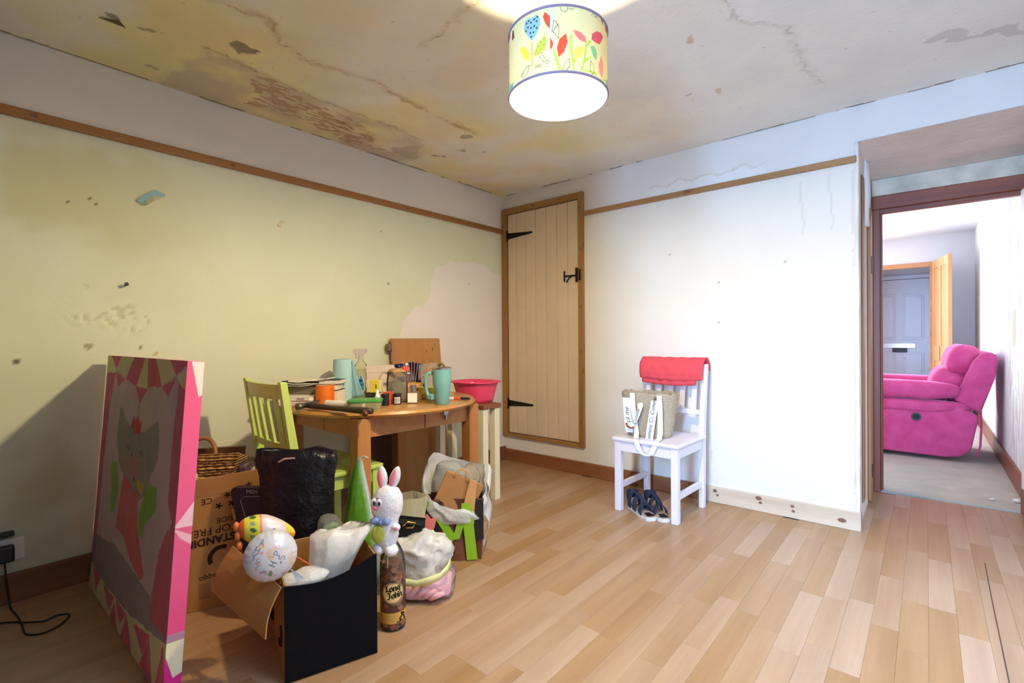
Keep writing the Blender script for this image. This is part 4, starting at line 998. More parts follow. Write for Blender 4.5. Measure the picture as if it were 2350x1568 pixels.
# leaf of the table leaning on the wall behind
leaf = thing('table_leaf', 'honey pine board leaning upright against the wall behind the table', 'board', (.14, -1.22, 0))
Mx = Matrix.Rotation(math.radians(-6.2), 4, 'Y')
q = MB(); q.box(0, .022, 0, .435, .001, 1.065, .004, 2, Mx); q.build('board', wood('leaf_pine', S(160, 106, 52), S(190, 140, 80), 'Z', .4, 8, (S(80, 38, 16), 3.2)), leaf)
for yk, zk, rk in ((.30, .97, .008), (.36, .985, .012), (.385, 1.02, .008), (.33, .90, .007)):
    kk = knot(leaf, (0, 0, 0), rk * .6, rk * 1.4, 'x')
    for v_ in kk.data.vertices: v_.co = Mx @ (v_.co + Vector((.0221, yk, zk)))
q = MB(); q.box(-.006, .03, -.03, -.001, .98, 1.03, .003, 2, Mx); q.build('hinge', plain('dull_brass', S(120, 104, 70), .4, .8), leaf)
panel = thing('plywood_board', 'dark brown panel standing under the table against the wall', 'board', (.10, -1.50, 0))
q = MB(); q.box(0, .02, 0, .62, .001, .60, .003, 2, Matrix.Rotation(math.radians(-5), 4, 'Y')); q.build('board', wood('dark_panel', S(70, 40, 26), S(92, 54, 36), 'Z', .6, 8), panel)
q = MB(); q.box(.0201, .026, .28, .30, .001, .60, .0, 2, Matrix.Rotation(math.radians(-5), 4, 'Y')); q.build('edge_strip', wood('edge_strip', S(150, 104, 66), S(170, 122, 80), 'Z', .6, 8), panel)

# pink washing-up basin
pk = plain('pink_plastic', S(238, 74, 116), .3, var=.03, spec=.5)
basin = thing('washing_basin', 'bright pink plastic basin on the side table', 'basin', (.50, -.865, .633))
q = MB(); q.loft([oval(.115 + .035 * t, .10 + .03 * t, .002 + .13 * t, 40, .8) for t in np.linspace(0, 1, 8)], True, False); q.build('bowl', pk, basin, smooth=True, solid=.004)
q = MB(); R0 = oval(.148, .128, .132, 40, .8); R1 = oval(.172, .15, .137, 40, .8); R2 = oval(.174, .152, .131, 40, .8); q.loft([R0, R1, R2], False, False); q.build('rim', pk, basin, smooth=True, solid=.003)

# ------------------------------------------------------------------ things on the table
def on_table(name, label, cat, x, y, rz=0, z=TZ + .0005, group=None): return thing(name, label, cat, (x, y, z), rz, group)
teal = plain('teal_powder_coat', S(122, 178, 176), .45, var=.03, bs=.1, bscale=300)
steel = plain('brushed_steel', S(196, 192, 188), .25, 1.0, var=.05)
tm = on_table('tumbler', 'teal insulated tumbler with side handle near the table edge', 'cup', .962, -1.575, math.radians(0))
q = MB(); q.lathe([(0, 0), (.033, 0), (.036, .004), (.041, .086), (.0445, .096), (.0455, .102), (.0475, .172), (.0475, .176), (0, .176)], 40); q.build('cup_body', teal, tm); smooth_by_angle(tm.children[0], 50)
q = MB(); q.lathe([(0, .1762), (.049, .1762), (.049, .183), (.043, .187), (0, .187)], 36); q.build('lid', steel, tm); smooth_by_angle(tm.children[1], 40)
# handle points to camera-left
hd = Vector((-_r.x, -_r.y, 0)).normalized()
hp = [hd * .046 + Vector((0, 0, .155)), hd * .066 + Vector((0, 0, .156)), hd * .078 + Vector((0, 0, .146)), hd * .081 + Vector((0, 0, .12)), hd * .079 + Vector((0, 0, .07)), hd * .072 + Vector((0, 0, .045)), hd * .058 + Vector((0, 0, .036)), hd * .039 + Vector((0, 0, .036))]
q = MB(); q.tube(hp, .0085, 10); q.build('handle', teal, tm, smooth=True)
q = MB(); q.box(-.022, .022, -.012, .012, 0, .028, .004, 2, Matrix.Translation(hd * .058 + Vector((0, 0, .022)))); q.build('handle_base', teal, tm)
sp = MB(); sp.tube([(-.022, 0, .192), (-.016, 0, .2), (.0, 0, .203), (.012, 0, .199), (.016, 0, .188)], .007, 8); sp.build('flip_spout', plain('olive_rubber', S(120, 104, 66), .5), tm, smooth=True)

rd = on_table('reed_diffuser', 'clear reed diffuser bottle with white label and wooden sticks', 'diffuser', .828, -1.65, math.radians(41))
glass = film('clear_glass', (.93, .95, .92, 1), .10, .05, .3)
q = MB(); q.box(-.026, .026, -.026, .026, 0, .062, .006); q.build('glass_bottle', glass, rd)
q = MB(); q.lathe([(.012, .062), (.012, .07), (.017, .07), (.017, .094), (.010, .094), (.010, .064)], 20); q.build('silver_collar', steel, rd, smooth=False)
q = MB(); q.box(-.024, .024, -.0275, -.0265, .008, .055); lb = q.build('paper_label', plain('cream_label', S(246, 242, 224), .8), rd)
lb.rotation_euler = (0, 0, 0)
reed = wood('reed_wood', S(190, 140, 90), S(214, 170, 120), 'Z', .7, 20)
for k in range(6):
    a = 2 + k * .5; e = Vector((-.055 + .016 * k, .01 - .004 * k, .215 - .006 * (k % 3)))
    q = MB(); q.tube([(.004 * math.cos(a), .004 * math.sin(a), .02), e], .0012, 5); q.build('reed', reed, rd)

def pot(label, x, y, r, h, body, cap, nm='paint_pot'):
    t = on_table(nm, label, 'pot', x, y)
    q = MB(); q.lathe([(0, 0), (r, 0), (r, h * .72), (r * .8, h * .78), (r * .8, h * .8), (0, h * .8)], 24); o = q.build('pot_body', body, t); smooth_by_angle(o)
    q = MB(); q.lathe([(0, h * .8), (r * 1.02, h * .8), (r * 1.02, h), (0, h)], 24); o = q.build('pot_lid', cap, t); smooth_by_angle(o)
    return t
blk = M['black_plastic']
pot('black plastic pot left of the white glue bottle', .722, -1.832, .022, .052, blk, blk)
pot('black plastic pot between the glue bottle and the orange-red box', .778, -1.785, .019, .058, blk, blk)
ij = pot('dark purple ink jar with a barcode label', .79, -1.722, .021, .054, plain('ink_purple', S(60, 34, 60), .25), blk, 'ink_jar')
q = MB(); q.lathe([(.0216, .006), (.0216, .038)], 10, a0=math.radians(-75), a1=math.radians(5)); q.build('barcode_label', plain('label_white', S(236, 230, 220), .7), ij)
for k in range(5):
    a = math.radians(-60 + k * 13); q = MB(); q.box(.0, .0006, -.0008 - .0004 * (k % 2), .0008, .010, .034, 0, 1, Matrix.Rotation(a, 4, 'Z') @ Matrix.Translation((.0216, 0, 0))); q.build('barcode_bar', blk, ij)
gl_ = on_table('glue_bottle', 'small white cone-tipped glue bottle with red base', 'bottle', .785, -1.835)
q = MB(); q.lathe([(0, 0), (.0185, 0), (.0185, .020), (0, .020)], 20); o = q.build('red_base', plain('glue_red', S(220, 70, 40), .4), gl_); smooth_by_angle(o)
q = MB(); q.lathe([(.0175, .0201), (.0165, .035), (.009, .06), (.0045, .082), (0, .084)], 20); o = q.build('white_cone', M['white_plastic'], gl_, smooth=True)
def carton(name, label, x, y, z, sx, sy, sz, rz, m, panels=()):
    t = on_table(name, label, 'box', x, y, rz, z)
    q = MB(); q.box(-sx / 2, sx / 2, -sy / 2, sy / 2, 0, sz, .001, 1); o = q.build('carton', m, t)
    for (nm, face, a0, a1, z0, z1, pm) in panels:
        q = MB()
        if face == 'x': q.box(sx / 2 + .0002, sx / 2 + .0008, a0, a1, z0, z1)
        else: q.box(a0, a1, -sy / 2 - .0008, -sy / 2 - .0002, z0, z1)
        q.build(nm, pm, t)
    return t
redp = plain('carton_red', S(222, 84, 52), .5); crm = plain('carton_cream', S(248, 236, 176), .5); ylw = plain('carton_yellow', S(224, 200, 70), .5); whp = plain('carton_white', S(240, 232, 226), .6)
carton('small_carton', 'small orange-red box behind the ink jar', .745, -1.742, TZ + .0005, .036, .05, .062, .5, redp, [('white_panel', 'y', -.012, .012, .008, .05, whp)])
carton('small_carton', 'dark box with red top beneath the yellow box', .69, -1.80, TZ + .0005, .055, .05, .06, .6, plain('carton_dark', S(52, 30, 30), .5), [('red_stripe', 'x', -.024, .024, .046, .059, redp)])
carton('small_carton', 'yellow and cream carton standing on the dark box', .70, -1.787, TZ + .0611, .05, .042, .062, .75, ylw, [('cream_panel', 'x', -.019, .021, .002, .06, crm), ('orange_edge', 'x', .0195, .021, .002, .06, redp), ('black_mark', 'x', .001, .006, .02, .042, blk), ('black_mark', 'y', .004, .009, .02, .042, blk)])

jug = on_table('measuring_jug', 'clear plastic jug stuffed with a crumpled bag', 'jug', .70, -1.655)
cp = film('clear_plastic', (.93, .92, .88, 1), .12, .10, .5)
q = MB(); q.loft([oval(.054 + .0 * z, .054, z, 28, 1.0) for z in np.linspace(.001, .11, 6)] + [oval(.05, .05, .14, 28, 1), oval(.052, .052, .158, 28, 1)], True, False); q.build('jug_body', cp, jug, smooth=True, solid=.002)
q = MB(); hp = [hd * .05 + Vector((0, 0, .15)), hd * .075 + Vector((0, 0, .155)), hd * .092 + Vector((0, 0, .13)), hd * .092 + Vector((0, 0, .09)), hd * .08 + Vector((0, 0, .05)), hd * .054 + Vector((0, 0, .035))]
q.tube(hp, .006, 8); q.build('jug_handle', cp, jug, smooth=True)
q = MB(); q.sellip((0, 0, .06), (.042, .042, .052), 1, 1, 20, 14); q.wobble(.012, 30, 4); q.build('crumpled_filling', film('crumple_grey', S(206, 198, 176), .55, .2, .5), jug, smooth=False)
q = MB(); q.sellip((0, 0, .152), (.046, .046, .022), 1, 1, 20, 10); q.wobble(.012, 28, 8); q.build('paper_top', plain('brown_paper', S(186, 146, 92), .8, var=.15), jug, smooth=False)

wb = on_table('wooden_bowl', 'small honey-coloured wooden bowl behind the jug', 'bowl', .63, -1.535)
q = MB(); q.lathe([(0, .001), (.04, .001), (.045, .01), (.068, .06), (.070, .085), (.064, .085), (.06, .06), (.038, .014), (0, .012)], 28); q.build('bowl', wood('bowl_wood', S(206, 140, 66), S(226, 168, 96), 'X', .4, 14), wb, smooth=True)
nb = on_table('party_bag', 'navy foil bag printed with a red and white hat', 'bag', .60, -1.50, math.radians(48), TZ + .086)
q = MB(); q.sheet([[(-.065 + .13 * i / 10 + (.012 if j > 6 else 0) * (i - 5) / 5, .012 * math.sin(i * .9 + j * .5) + .02 * math.sin(PI * i / 10), .0 + .115 * j / 9 - (.03 * abs(i - 6) / 6 if j == 9 else 0)) for i in range(11)] for j in range(10)]); q.build('foil_bag', plain('navy_foil', S(28, 38, 84), .25, .3, var=.1), nb, smooth=True, solid=.006)
q = MB(); q.sellip((-.02, -.018, .075), (.026, .008, .018)); q.build('hat_print', plain('hat_red', S(216, 70, 50), .6), nb, smooth=True)
q = MB(); q.bar((-.048, -.026, .060), (.008, -.026, .052), .016, .008, .003); q.build('hat_brim', M['white_plastic'], nb)
q = MB(); q.sellip((-.012, -.02, .102), (.009, .007, .009)); q.build('hat_bobble', M['white_plastic'], nb, smooth=True)
gb = on_table('green_bowl', 'yellow-green plastic bowl holding a clear bag', 'bowl', .722, -1.46)
gy_ = plain('lime_plastic', S(206, 206, 96), .35, trans=.15)
q = MB(); q.lathe([(0, .001), (.038, .001), (.042, .006), (.060, .05), (.066, .062), (.070, .064), (.070, .067), (.063, .066), (.057, .05), (.038, .009), (0, .008)], 32); q.build('bowl', gy_, gb, smooth=True)
pbm = film('poly_bag', (.93, .91, .86, 1), .30, .12, .55)
pb = thing('clear_bag', 'crumpled clear plastic bag in the yellow-green bowl', 'bag', (.715, -1.45, TZ + .02))
q = MB(); q.sellip((0, 0, .065), (.05, .05, .05), 1, 1, 22, 16); q.wobble(.02, 22, 2); q.build('bag_body', pbm, pb, smooth=False)
q = MB(); q.sheet([[(-.06 + .105 * i / 8, .008 * math.sin(i), .08 + .085 * j / 6 + .012 * i / 8) for i in range(9)] for j in range(7)]); q.wobble(.006, 25, 3); q.build('bag_flap', pbm, pb, smooth=False, rot=(0, 0, math.radians(42)))
q = MB(); q.bar((.0, -.035, .06), (.03, -.03, .02), .012, .012, .002); q.build('dark_clip', blk, pb)

kn_ = on_table('craft_knife', 'black and orange handled tool beside the teal tumbler', 'tool', .915, -1.40, math.radians(20))
q = MB(); q.bar((-.045, 0, .008), (.0, 0, .008), .016, .014, .003); q.build('orange_grip', plain('tool_orange', S(224, 96, 40), .4), kn_)
q = MB(); q.bar((.0, 0, .008), (.055, .0, .008), .015, .013, .004); q.build('black_grip', blk, kn_)
pl_ = on_table('marker_pen', 'white and black marker behind the tumbler', 'pen', .89, -1.455, math.radians(35))
q = MB(); q.tube([(-.05, 0, .009), (.02, 0, .012)], .008, 10); q.build('pen_body', M['white_plastic'], pl_, smooth=False)
q = MB(); q.tube([(-.05, 0, .0088), (-.085, 0, .0075)], .0075, 10); q.build('pen_cap', blk, pl_, smooth=False)

# food box with green lid
fb = on_table('food_box', 'clear food box with green lid at the table front', 'box', .805, -1.915, math.radians(50))
q = MB(); q.loft([oval(.072 + .004 * t, .052 + .004 * t, .001 + .036 * t, 40, .35) for t in np.linspace(0, 1, 4)], True, False); q.build('tub', film('tub_plastic', (.86, .82, .52, 1), .45, .2, .4), fb, smooth=True, solid=.002)
q = MB(); q.loft([oval(.080, .060, .037, 40, .35), oval(.080, .060, .043, 40, .35), oval(.074, .054, .047, 40, .35), oval(.06, .042, .0465, 40, .35)], True, True); q.build('green_lid', plain('lid_green', S(74, 156, 66), .35, trans=.1), fb); smooth_by_angle(fb.children[1], 30)
# paper roll and hammer
rl = on_table('paper_roll', 'short white rolled paper lying at the table edge', 'roll', .735, -1.972, math.radians(17))
q = MB()
pts = [(.0045 + .0026 * a / PI) for a in np.linspace(0, 6 * PI, 60)]
q.sheet([[(-.12 + .24 * i / 6, r * math.cos(a), .021 + r * math.sin(a)) for i in range(7)] for r, a in zip(pts, np.linspace(0, 6 * PI, 60))]); q.build('rolled_sheet', plain('paper_white', S(238, 232, 222), .8), rl, smooth=True)
hm = on_table('hammer', 'dark rubber-handled claw hammer lying along the table edge', 'hammer', .615, -2.10, math.radians(13))
q = MB(); q.tube([(.0, 0, .02), (.03, 0, .021), (.08, 0, .019), (.15, 0, .016), (.3, -.002, .016), (.36, 0, .017), (.395, 0, .017)], [.013, .016, .014, .011, .014, .015, .013], 12); q.build('handle', plain('dark_rubber', S(58, 42, 30), .5, var=.2), hm, smooth=True)
hs = plain('worn_steel', S(120, 112, 96), .35, .9, var=.25)
q = MB(); q.tube([(-.008, -.055, .02), (-.008, -.035, .02), (-.008, -.02, .021), (-.008, .02, .022), (-.008, .05, .028), (-.008, .075, .036)], [.015, .016, .012, .014, .010, .004], 12); q.build('hammer_head', hs, hm, smooth=True)
tp = on_table('tool_handle', 'dark red handle end poking over the table edge beneath the hammer', 'tool', .985, -2.035, math.radians(-8))
q = MB(); q.tube([(-.09, .045, .014), (-.02, .008, .013), (.03, -.012, .0125), (.048, -.02, .0125)], [.009, .011, .0125, .011], 12); q.build('handle', plain('oxblood_handle', S(88, 40, 34), .4), tp, smooth=True)

# left side of the table: tape, kitchen roll, spray bottle, boxes, books
orn = plain('orange_tape', S(236, 118, 28), .45)
for k in range(2):
    t = on_table('tape_roll', ('lower' if k == 0 else 'upper') + ' roll of orange tape in the stack beside the books', 'tape', .525, -1.965, 0, TZ + .0005 + k * .0505, 'orange tape rolls')
    q = MB(); q.lathe([(.032, 0), (.0445, 0), (.0445, .05), (.032, .05), (.032, 0)], 32); o = q.build('tape_body', orn, t); smooth_by_angle(o)
    q = MB(); q.lathe([(.028, 0), (.0318, 0), (.0318, .05), (.028, .05), (.028, 0)], 32); o = q.build('tape_core', plain('card_core', S(190, 160, 120), .8), t); smooth_by_angle(o)
kr = on_table('paper_towel_roll', 'pale blue paper towel roll standing on the table with a torn sheet', 'roll', .40, -1.79)
blp = plain('blue_paper', S(176, 212, 214), .9, var=.05, bs=.3, bscale=200)
q = MB(); q.lathe([(.018, 0), (.052, 0), (.054, .06), (.0515, .13), (.053, .18), (.0495, .222), (.018, .222)], 36); o = q.build('roll_body', blp, kr); smooth_by_angle(o, 50)
fa = math.atan2(_r.y, _r.x)
rows = []
for j in range(12):
    z = .01 + .20 * j / 11; wd = .058 * (1 - j / 11) ** 1.7
    rows.append([(.051 * math.cos(fa - .25) + (_r.x * 1.0 + .12 * math.sin(i * .8)) * (wd * i / 8 + .012 * i / 8), .051 * math.sin(fa - .25) + _r.y * (wd * i / 8 + .012 * i / 8) + .004 * math.sin(i), z + .01 * i / 8) for i in range(9)])
q = MB(); q.sheet(rows); q.build('torn_sheet', plain('blue_paper_shade', S(140, 186, 196), .9), kr, smooth=True, solid=.0015)
sb = on_table('spray_bottle', 'clear trigger spray bottle with blue label behind the paper towel', 'bottle', .235, -1.575, fa)
clr = film('clear_bottle', (.92, .92, .84, 1), .14, .06, .3)
q = MB(); q.loft([oval(.046, .03, z, 32, .85) for z in (.001, .06, .12)] + [oval(.044, .029, .15, 32, .9), oval(.034, .024, .178, 32, 1), oval(.018, .016, .196, 32, 1), oval(.014, .014, .21, 32, 1)], True, False); q.build('bottle_body', clr, sb, smooth=True)
q = MB(); q.loft([oval(.043, .027, z, 32, .85) for z in (.003, .06, .12)] + [oval(.041, .026, .150, 32, .9)], True, True); q.build('liquid', film('liquid', (.95, .94, .84, 1), .12, .05, .3), sb, smooth=True)
trig = film('frosted_trigger', (.9, .86, .84, 1), .75, .3, .4)
q = MB(); q.lathe([(.016, .2101), (.016, .236), (.012, .24), (0, .24)], 20); q.prism([(-.045, -.012, .25), (-.04, -.012, .272), (.036, -.012, .274), (.042, -.012, .262), (.02, -.012, .24), (-.012, -.012, .238)], (0, .024, 0), .003); q.bar((-.034, 0, .252), (-.026, 0, .215), .010, .008, .002); q.build('trigger_head', trig, sb)
q = MB(); q.prism([(-.004, -.0315, .018), (.022, -.0315, .014), (.034, -.0300, .03), (.034, -.0300, .06), (.022, -.0315, .10), (.010, -.0318, .125), (-.012, -.0318, .075), (-.016, -.0318, .04)], (0, -.0015, 0)); lb = q.build('label_border', M['white_plastic'], sb)
q = MB(); q.prism([(-.001, -.0335, .022), (.021, -.0335, .019), (.030, -.032, .034), (.030, -.032, .06), (.019, -.0335, .098), (.010, -.0335, .118), (-.009, -.0335, .074), (-.012, -.0335, .042)], (0, -.001, 0)); q.build('blue_label', plain('label_blue', S(64, 160, 206), .4), lb)
for z0, z1, a in ((.078, .092, .010), (.058, .064, .014), (.03, .036, .014)):
    q = MB(); q.box(.010 - a, .010 + a, -.0352, -.0346, z0, z1); q.build('label_text_block', plain('label_navy', S(34, 84, 150), .4), lb)

wbm = plain('box_pinkwhite', S(240, 220, 206), .7, var=.05)
for k, (z, h, lab) in enumerate(((0, .09, 'lower pinkish white cardboard box beneath another behind the jug'), (.0905, .082, 'upper pinkish white box with lid line behind the spray bottle'))):
    t = on_table('storage_box', lab, 'box', .335, -1.47, math.radians(44), TZ + .0005 + z, 'pinkish white storage boxes')
    q = MB(); q.box(-.10, .10, -.055, .055, 0, h, .002, 1); q.build('box_body', wbm, t)
    q = MB(); q.box(-.103, .103, -.058, .058, h * .5, h + .0002, .002, 1); q.build('box_lid', wbm, t)
    if k == 0:
        for xx, zz in ((.03, .03), (.05, .018), (-.02, .014)):
            q = MB(); q.tube([(xx, -.0552, zz), (xx, -.0565, zz)], .004, 8); q.build('punched_hole', blk, t)
pgs = plain('page_edges', S(236, 228, 206), .85, var=.08, vs=60); grey_cov = plain('book_grey', S(120, 110, 84), .7)
def book(label, x, y, z, rz, w, d, h, cov, grp, pale=True):
    t = on_table('book', label, 'book', x, y, rz, z, grp)
    q = MB(); q.box(-w / 2 + .003, w / 2 - .002, -d / 2 + .002, d / 2 - .002, .0015, h - .0015); q.build('pages', pgs, t)
    for z0, z1 in ((0, .0014), (h - .0014, h)):
        q = MB(); q.box(-w / 2, w / 2, -d / 2, d / 2, z0, z1); q.build('cover', cov, t)
    q = MB(); q.box(-w / 2 - .0015, -w / 2 + .002, -d / 2, d / 2, 0, h, .0005, 1); q.build('spine', cov, t)
    return t
wcov = plain('cover_white', S(236, 230, 222), .5); pcov = plain('cover_pink', S(226, 160, 156), .5); dcov = plain('cover_dark', S(40, 36, 34), .5); rcov = plain('cover_red', S(190, 60, 50), .5)
zb = TZ + .0005
G = 'books piled at the left of the table'
spec = [('thin red-covered notebook at the bottom of the book pile', rcov, .008, .17, .15), ('pink and white notebook second from the bottom of the pile', pcov, .012, .165, .145), ('white notebook third from the bottom of the pile', wcov, .012, .16, .14), ('white notebook with a lilac sticker on top of the low pile', wcov, .014, .16, .14)]
for i, (lab, cv, h, w, d) in enumerate(spec):
    bk = book(lab, .425 + .004 * (i % 2), -2.045 - .003 * i, zb, math.radians(42 + 3 * (i % 3)), w, d, h, cv, G)
    zb += h + .0003
q = MB(); q.box(.02, .055, -.0706, -.0701, .002, .012); q.build('lilac_sticker', plain('lilac', S(170, 140, 170), .6), bk)
# second, taller pile behind with loose papers
z2 = TZ + .0005
t = on_table('grey_box_file', 'grey flat box behind the notebooks under loose papers', 'box', .335, -1.94, math.radians(40), z2)
q = MB(); q.box(-.12, .11, -.07, .07, 0, .088, .002, 1); q.build('box_body', grey_cov, t)
book('pale paperback on black book behind the orange tape', .47, -1.895, z2 + .0, math.radians(38), .10, .11, .07, dcov, G)
book('cream-edged paperback on top of the black book', .465, -1.9, z2 + .0705, math.radians(44), .10, .11, .028, grey_cov, G)
book('dark hardback topmost beside the blue paper towel', .455, -1.885, z2 + .099, math.radians(40), .11, .10, .022, dcov, G)
pp = plain('loose_paper', S(240, 234, 222), .8, var=.03)
for k in range(3):
    t = on_table('paper_sheet', ('creased white paper sheet topmost on the grey box', 'white paper sheet in the middle of the loose papers', 'white paper sheet lowest of the loose papers')[k], 'paper', .335, -1.95 - .005 * k, math.radians(38 + 9 * k), z2 + .089 + (2 - k) * .008, 'loose papers on the table')
    q = MB(); q.sheet([[(-.12 + .25 * i / 10, -.085 + .17 * j / 6, .006 + .008 * noise.noise((i * .35, j * .5, k * 3.1)) + (.014 * (i / 10) ** 2 if k == 0 else 0)) for i in range(11)] for j in range(7)]); q.build('sheet', pp, t, smooth=True, solid=.0012)
    if k == 0:
        q = MB(); q.box(-.10, -.07, -.0862, -.0855, .006, .014); q.build('dark_tear', dcov, t)
cu_ = on_table('curled_paper', 'curled white paper standing behind the books', 'paper', .255, -1.80, math.radians(40), z2)
q = MB(); q.sheet([[(.05 * math.cos(a), .03 * math.sin(a), .155 * j / 6 - (.05 * abs(i - 6) / 6 * j / 6)) for i, a in enumerate(np.linspace(-.2, PI + .2, 13))] for j in range(7)]); q.build('sheet', pp, cu_, smooth=True, solid=.0012)
# ------------------------------------------------------------------ boxes and bags on the floor
card = plain('cardboard', S(162, 118, 66), .85, var=.08, vs=6, bs=.15, bscale=40, spec=.15)
card_in = plain('cardboard_inside', S(172, 130, 78), .85, var=.06, spec=.15)
box_ink = plain('box_print', S(52, 34, 22), .85, spec=.15)
tape_m = plain('parcel_tape', S(196, 158, 100), .4)

bb = thing('cardboard_box', 'open cardboard box printed upside down with black lettering behind the canvas', 'box', (.62, -2.70, 0), math.radians(-22.8))
BD, BL_, BH = .33, .385, .49
q = MB(); q.box(-.005, 0, 0, BL_, 0.004, BH + .012, .001, 1)
for v_ in q.bm.verts:
    if v_.co.z > .3: v_.co.z += .028 * v_.co.y / BL_
fp = q.build('front_panel', card, bb)
q = MB(); q.box(-BD, -BD + .005, 0, BL_, 0.004, BH, .001, 1); q.build('back_panel', card, bb)
for y in (0.0, BL_ - .005):
    q = MB(); q.box(-BD + .0051, -.0051, y, y + .005, 0.004, BH, .001, 1); q.build('side_panel', card, bb)
q = MB(); q.box(-BD, 0, 0, BL_, 0, .0039); q.build('bottom', card, bb)
q = MB(); q.box(.0003, .0011, 0.0, BL_, BH - .055, BH + .012, 0)
for v_ in q.bm.verts:
    if v_.co.z > BH - .02: v_.co.z += .026 * v_.co.y / BL_
    else: v_.co.z += .02 * v_.co.y / BL_
q.build('fold_band', plain('cardboard_dark', S(148, 104, 54), .85, var=.06), fp)
def bt(s, size, y, z, bold=0.0, sp=1.0): return text_mesh('lettering', s, size, box_ink, fp, (.0012, y, z), (0, -1, -.09), (0, 0, -1), .0003, 0, 'CENTER', sp, bold)
bt('STANDING', .040, .160, .268, .0012); bt('TOP FREEZER', .040, .150, .305); bt('SIDE', .030, .225, .345); bt('CE', .032, .165, .425); bt('sqqo', .03, .165, .125)
for y, z in ((.205, .40), (.25, .405), (.295, .42), (.235, .44), (.285, .455), (.31, .47)):
    q = MB()
    for k in range(5):
        a = k * 1.26 + y * 30; q.bar((.0009, y, z), (.0009, y + .012 * math.cos(a), z + .012 * math.sin(a)), .005, .0006, 0, up=(1, 0, 0))
    q.build('handling_icon', box_ink, fp)
q = MB(); q.prism([(.0003, .215 + r * math.cos(a), .195 + r * math.sin(a)) for r, a in [(.05, t) for t in np.linspace(1.2, 3.6, 12)] + [(.034, t) for t in np.linspace(3.6, 1.2, 12)]], (.0006, 0, 0)); q.build('ring_logo', box_ink, fp)
q = MB(); q.box(.0003, .0009, .135, .175, .045, .105); q.box(.0004, .0012, .14, .17, .05, .10); q.build('printed_square', plain('faint_print', S(140, 96, 48), .85), fp)
q = MB(); q.box(.0004, .0012, .25, .385, .335, .38, 0, 1, Matrix.Rotation(math.radians(9), 4, 'X') @ Matrix.Translation((0, .055, -.045))); q.build('tape_strip', tape_m, fp)

# contents of the box
wick = NT('wicker'); p = wick.n('ShaderNodeBsdfPrincipled'); v = coords(wick)
w1 = wick.n('ShaderNodeTexWave'); w1.bands_direction = 'Z'; w1.inputs['Scale'].default_value = 26; w1.inputs['Distortion'].default_value = 3; wick.l(v, w1.inputs[0])
w2 = wick.n('ShaderNodeTexWave'); w2.bands_direction = 'X'; w2.inputs['Scale'].default_value = 9; wick.l(v, w2.inputs[0])
mx = wick.n('ShaderNodeMixRGB', blend_type='OVERLAY'); mx.inputs[0].default_value = .8; wick.l(w1.outputs[0], mx.inputs[1]); wick.l(w2.outputs[0], mx.inputs[2])
wick.l(ramp(wick, mx.outputs[0], [(.1, S(92, 58, 26)), (.8, S(192, 148, 78))]), p.inputs[0]); p.inputs['Roughness'].default_value = .6
wick.l(bump(wick, mx.outputs[0], .9, .008), p.inputs['Normal']); wick.l(p.outputs[0], wick.out.inputs[0])
bk_ = thing('wicker_basket', 'small wicker basket with arched handle in the printed cardboard box', 'basket', (.515, -2.475, .43), math.radians(50))
Mt = Matrix.Rotation(math.radians(-20), 4, 'X')
def rect_ring(a, b, z, n=8):
    P = []
    for (x0, y0), (x1, y1) in (((-a, -b), (a, -b)), ((a, -b), (a, b)), ((a, b), (-a, b)), ((-a, b), (-a, -b))):
        for k in range(n): P.append(Mt @ Vector((x0 + (x1 - x0) * k / n, y0 + (y1 - y0) * k / n, z)))
    return P
q = MB(); q.loft([rect_ring(.085 + .035 * t, .055 + .03 * t, .12 * t) for t in np.linspace(0, 1, 8)], True, False); q.build('basket_body', wick.m, bk_, solid=.006)
q = MB(); q.tube([Mt @ Vector(v_) for v_ in [(-.12, -.085, .122), (.12, -.085, .122), (.12, .085, .122), (-.12, .085, .122)]], .006, 8, closed=True); q.build('rim', wick.m, bk_)
q = MB(); q.tube([Mt @ Vector((-.06 + .058 * -math.cos(a), -.0, .125 + .085 * math.sin(a))) for a in np.linspace(0, PI, 16)], .009, 8); q.build('handle', wood('cane', S(120, 78, 36), S(160, 110, 56), 'X', .5, 20), bk_, smooth=True)
for k in range(7):
    xk = -.10 + .2 * k / 6
    q = MB(); q.tube([Mt @ Vector((xk * .75, -.056, .002)), Mt @ Vector((xk, -.088, .12))], .004, 6); q.build('stake', wick.m, bk_)
for k in range(6):
    z = .012 + .018 * k; a, b = .087 + .035 * z / .12, .0585 + .03 * z / .12
    pts = [Mt @ Vector((-a + 2 * a * i / 24, -b - .003 * math.cos(i * PI / 2 + k * PI), z)) for i in range(25)]
    q = MB(); q.tube(pts, .005, 6); q.build('weave_strand', wick.m, bk_)
eg = thing('checked_tin', 'white tin with yellow checks showing beside the wicker basket', 'tin', (.535, -2.575, .40), .3)
q = MB(); q.lathe([(0, 0), (.04, 0), (.04, .10), (.034, .115), (0, .118)], 24); q.build('tin_body', plain('tin_white', S(236, 230, 214), .4), eg, smooth=True)
for k in range(8):
    a = k * PI / 4; q = MB(); q.box(.0401, .0408, -.013, .013, .03 + .035 * (k % 2), .062 + .035 * (k % 2), 0, 1, Matrix.Rotation(a, 4, 'Z')); q.build('yellow_check', ylw, eg)
db = thing('dark_bag', 'dark plum plastic bag bulging from the printed cardboard box', 'bag', (.52, -2.36, .40), 0)
q = MB(); q.sellip((0, 0, .075), (.10, .075, .07), .9, .9, 24, 14); q.wobble(.02, 14, 3); q.build('bag_body', plain('plum_plastic', S(66, 46, 50), .3, var=.2), db, smooth=False)
rc = thing('red_scarf', 'red cloth tucked beside the dark bag in the cardboard box', 'cloth', (.655, -2.41, .44), 0)
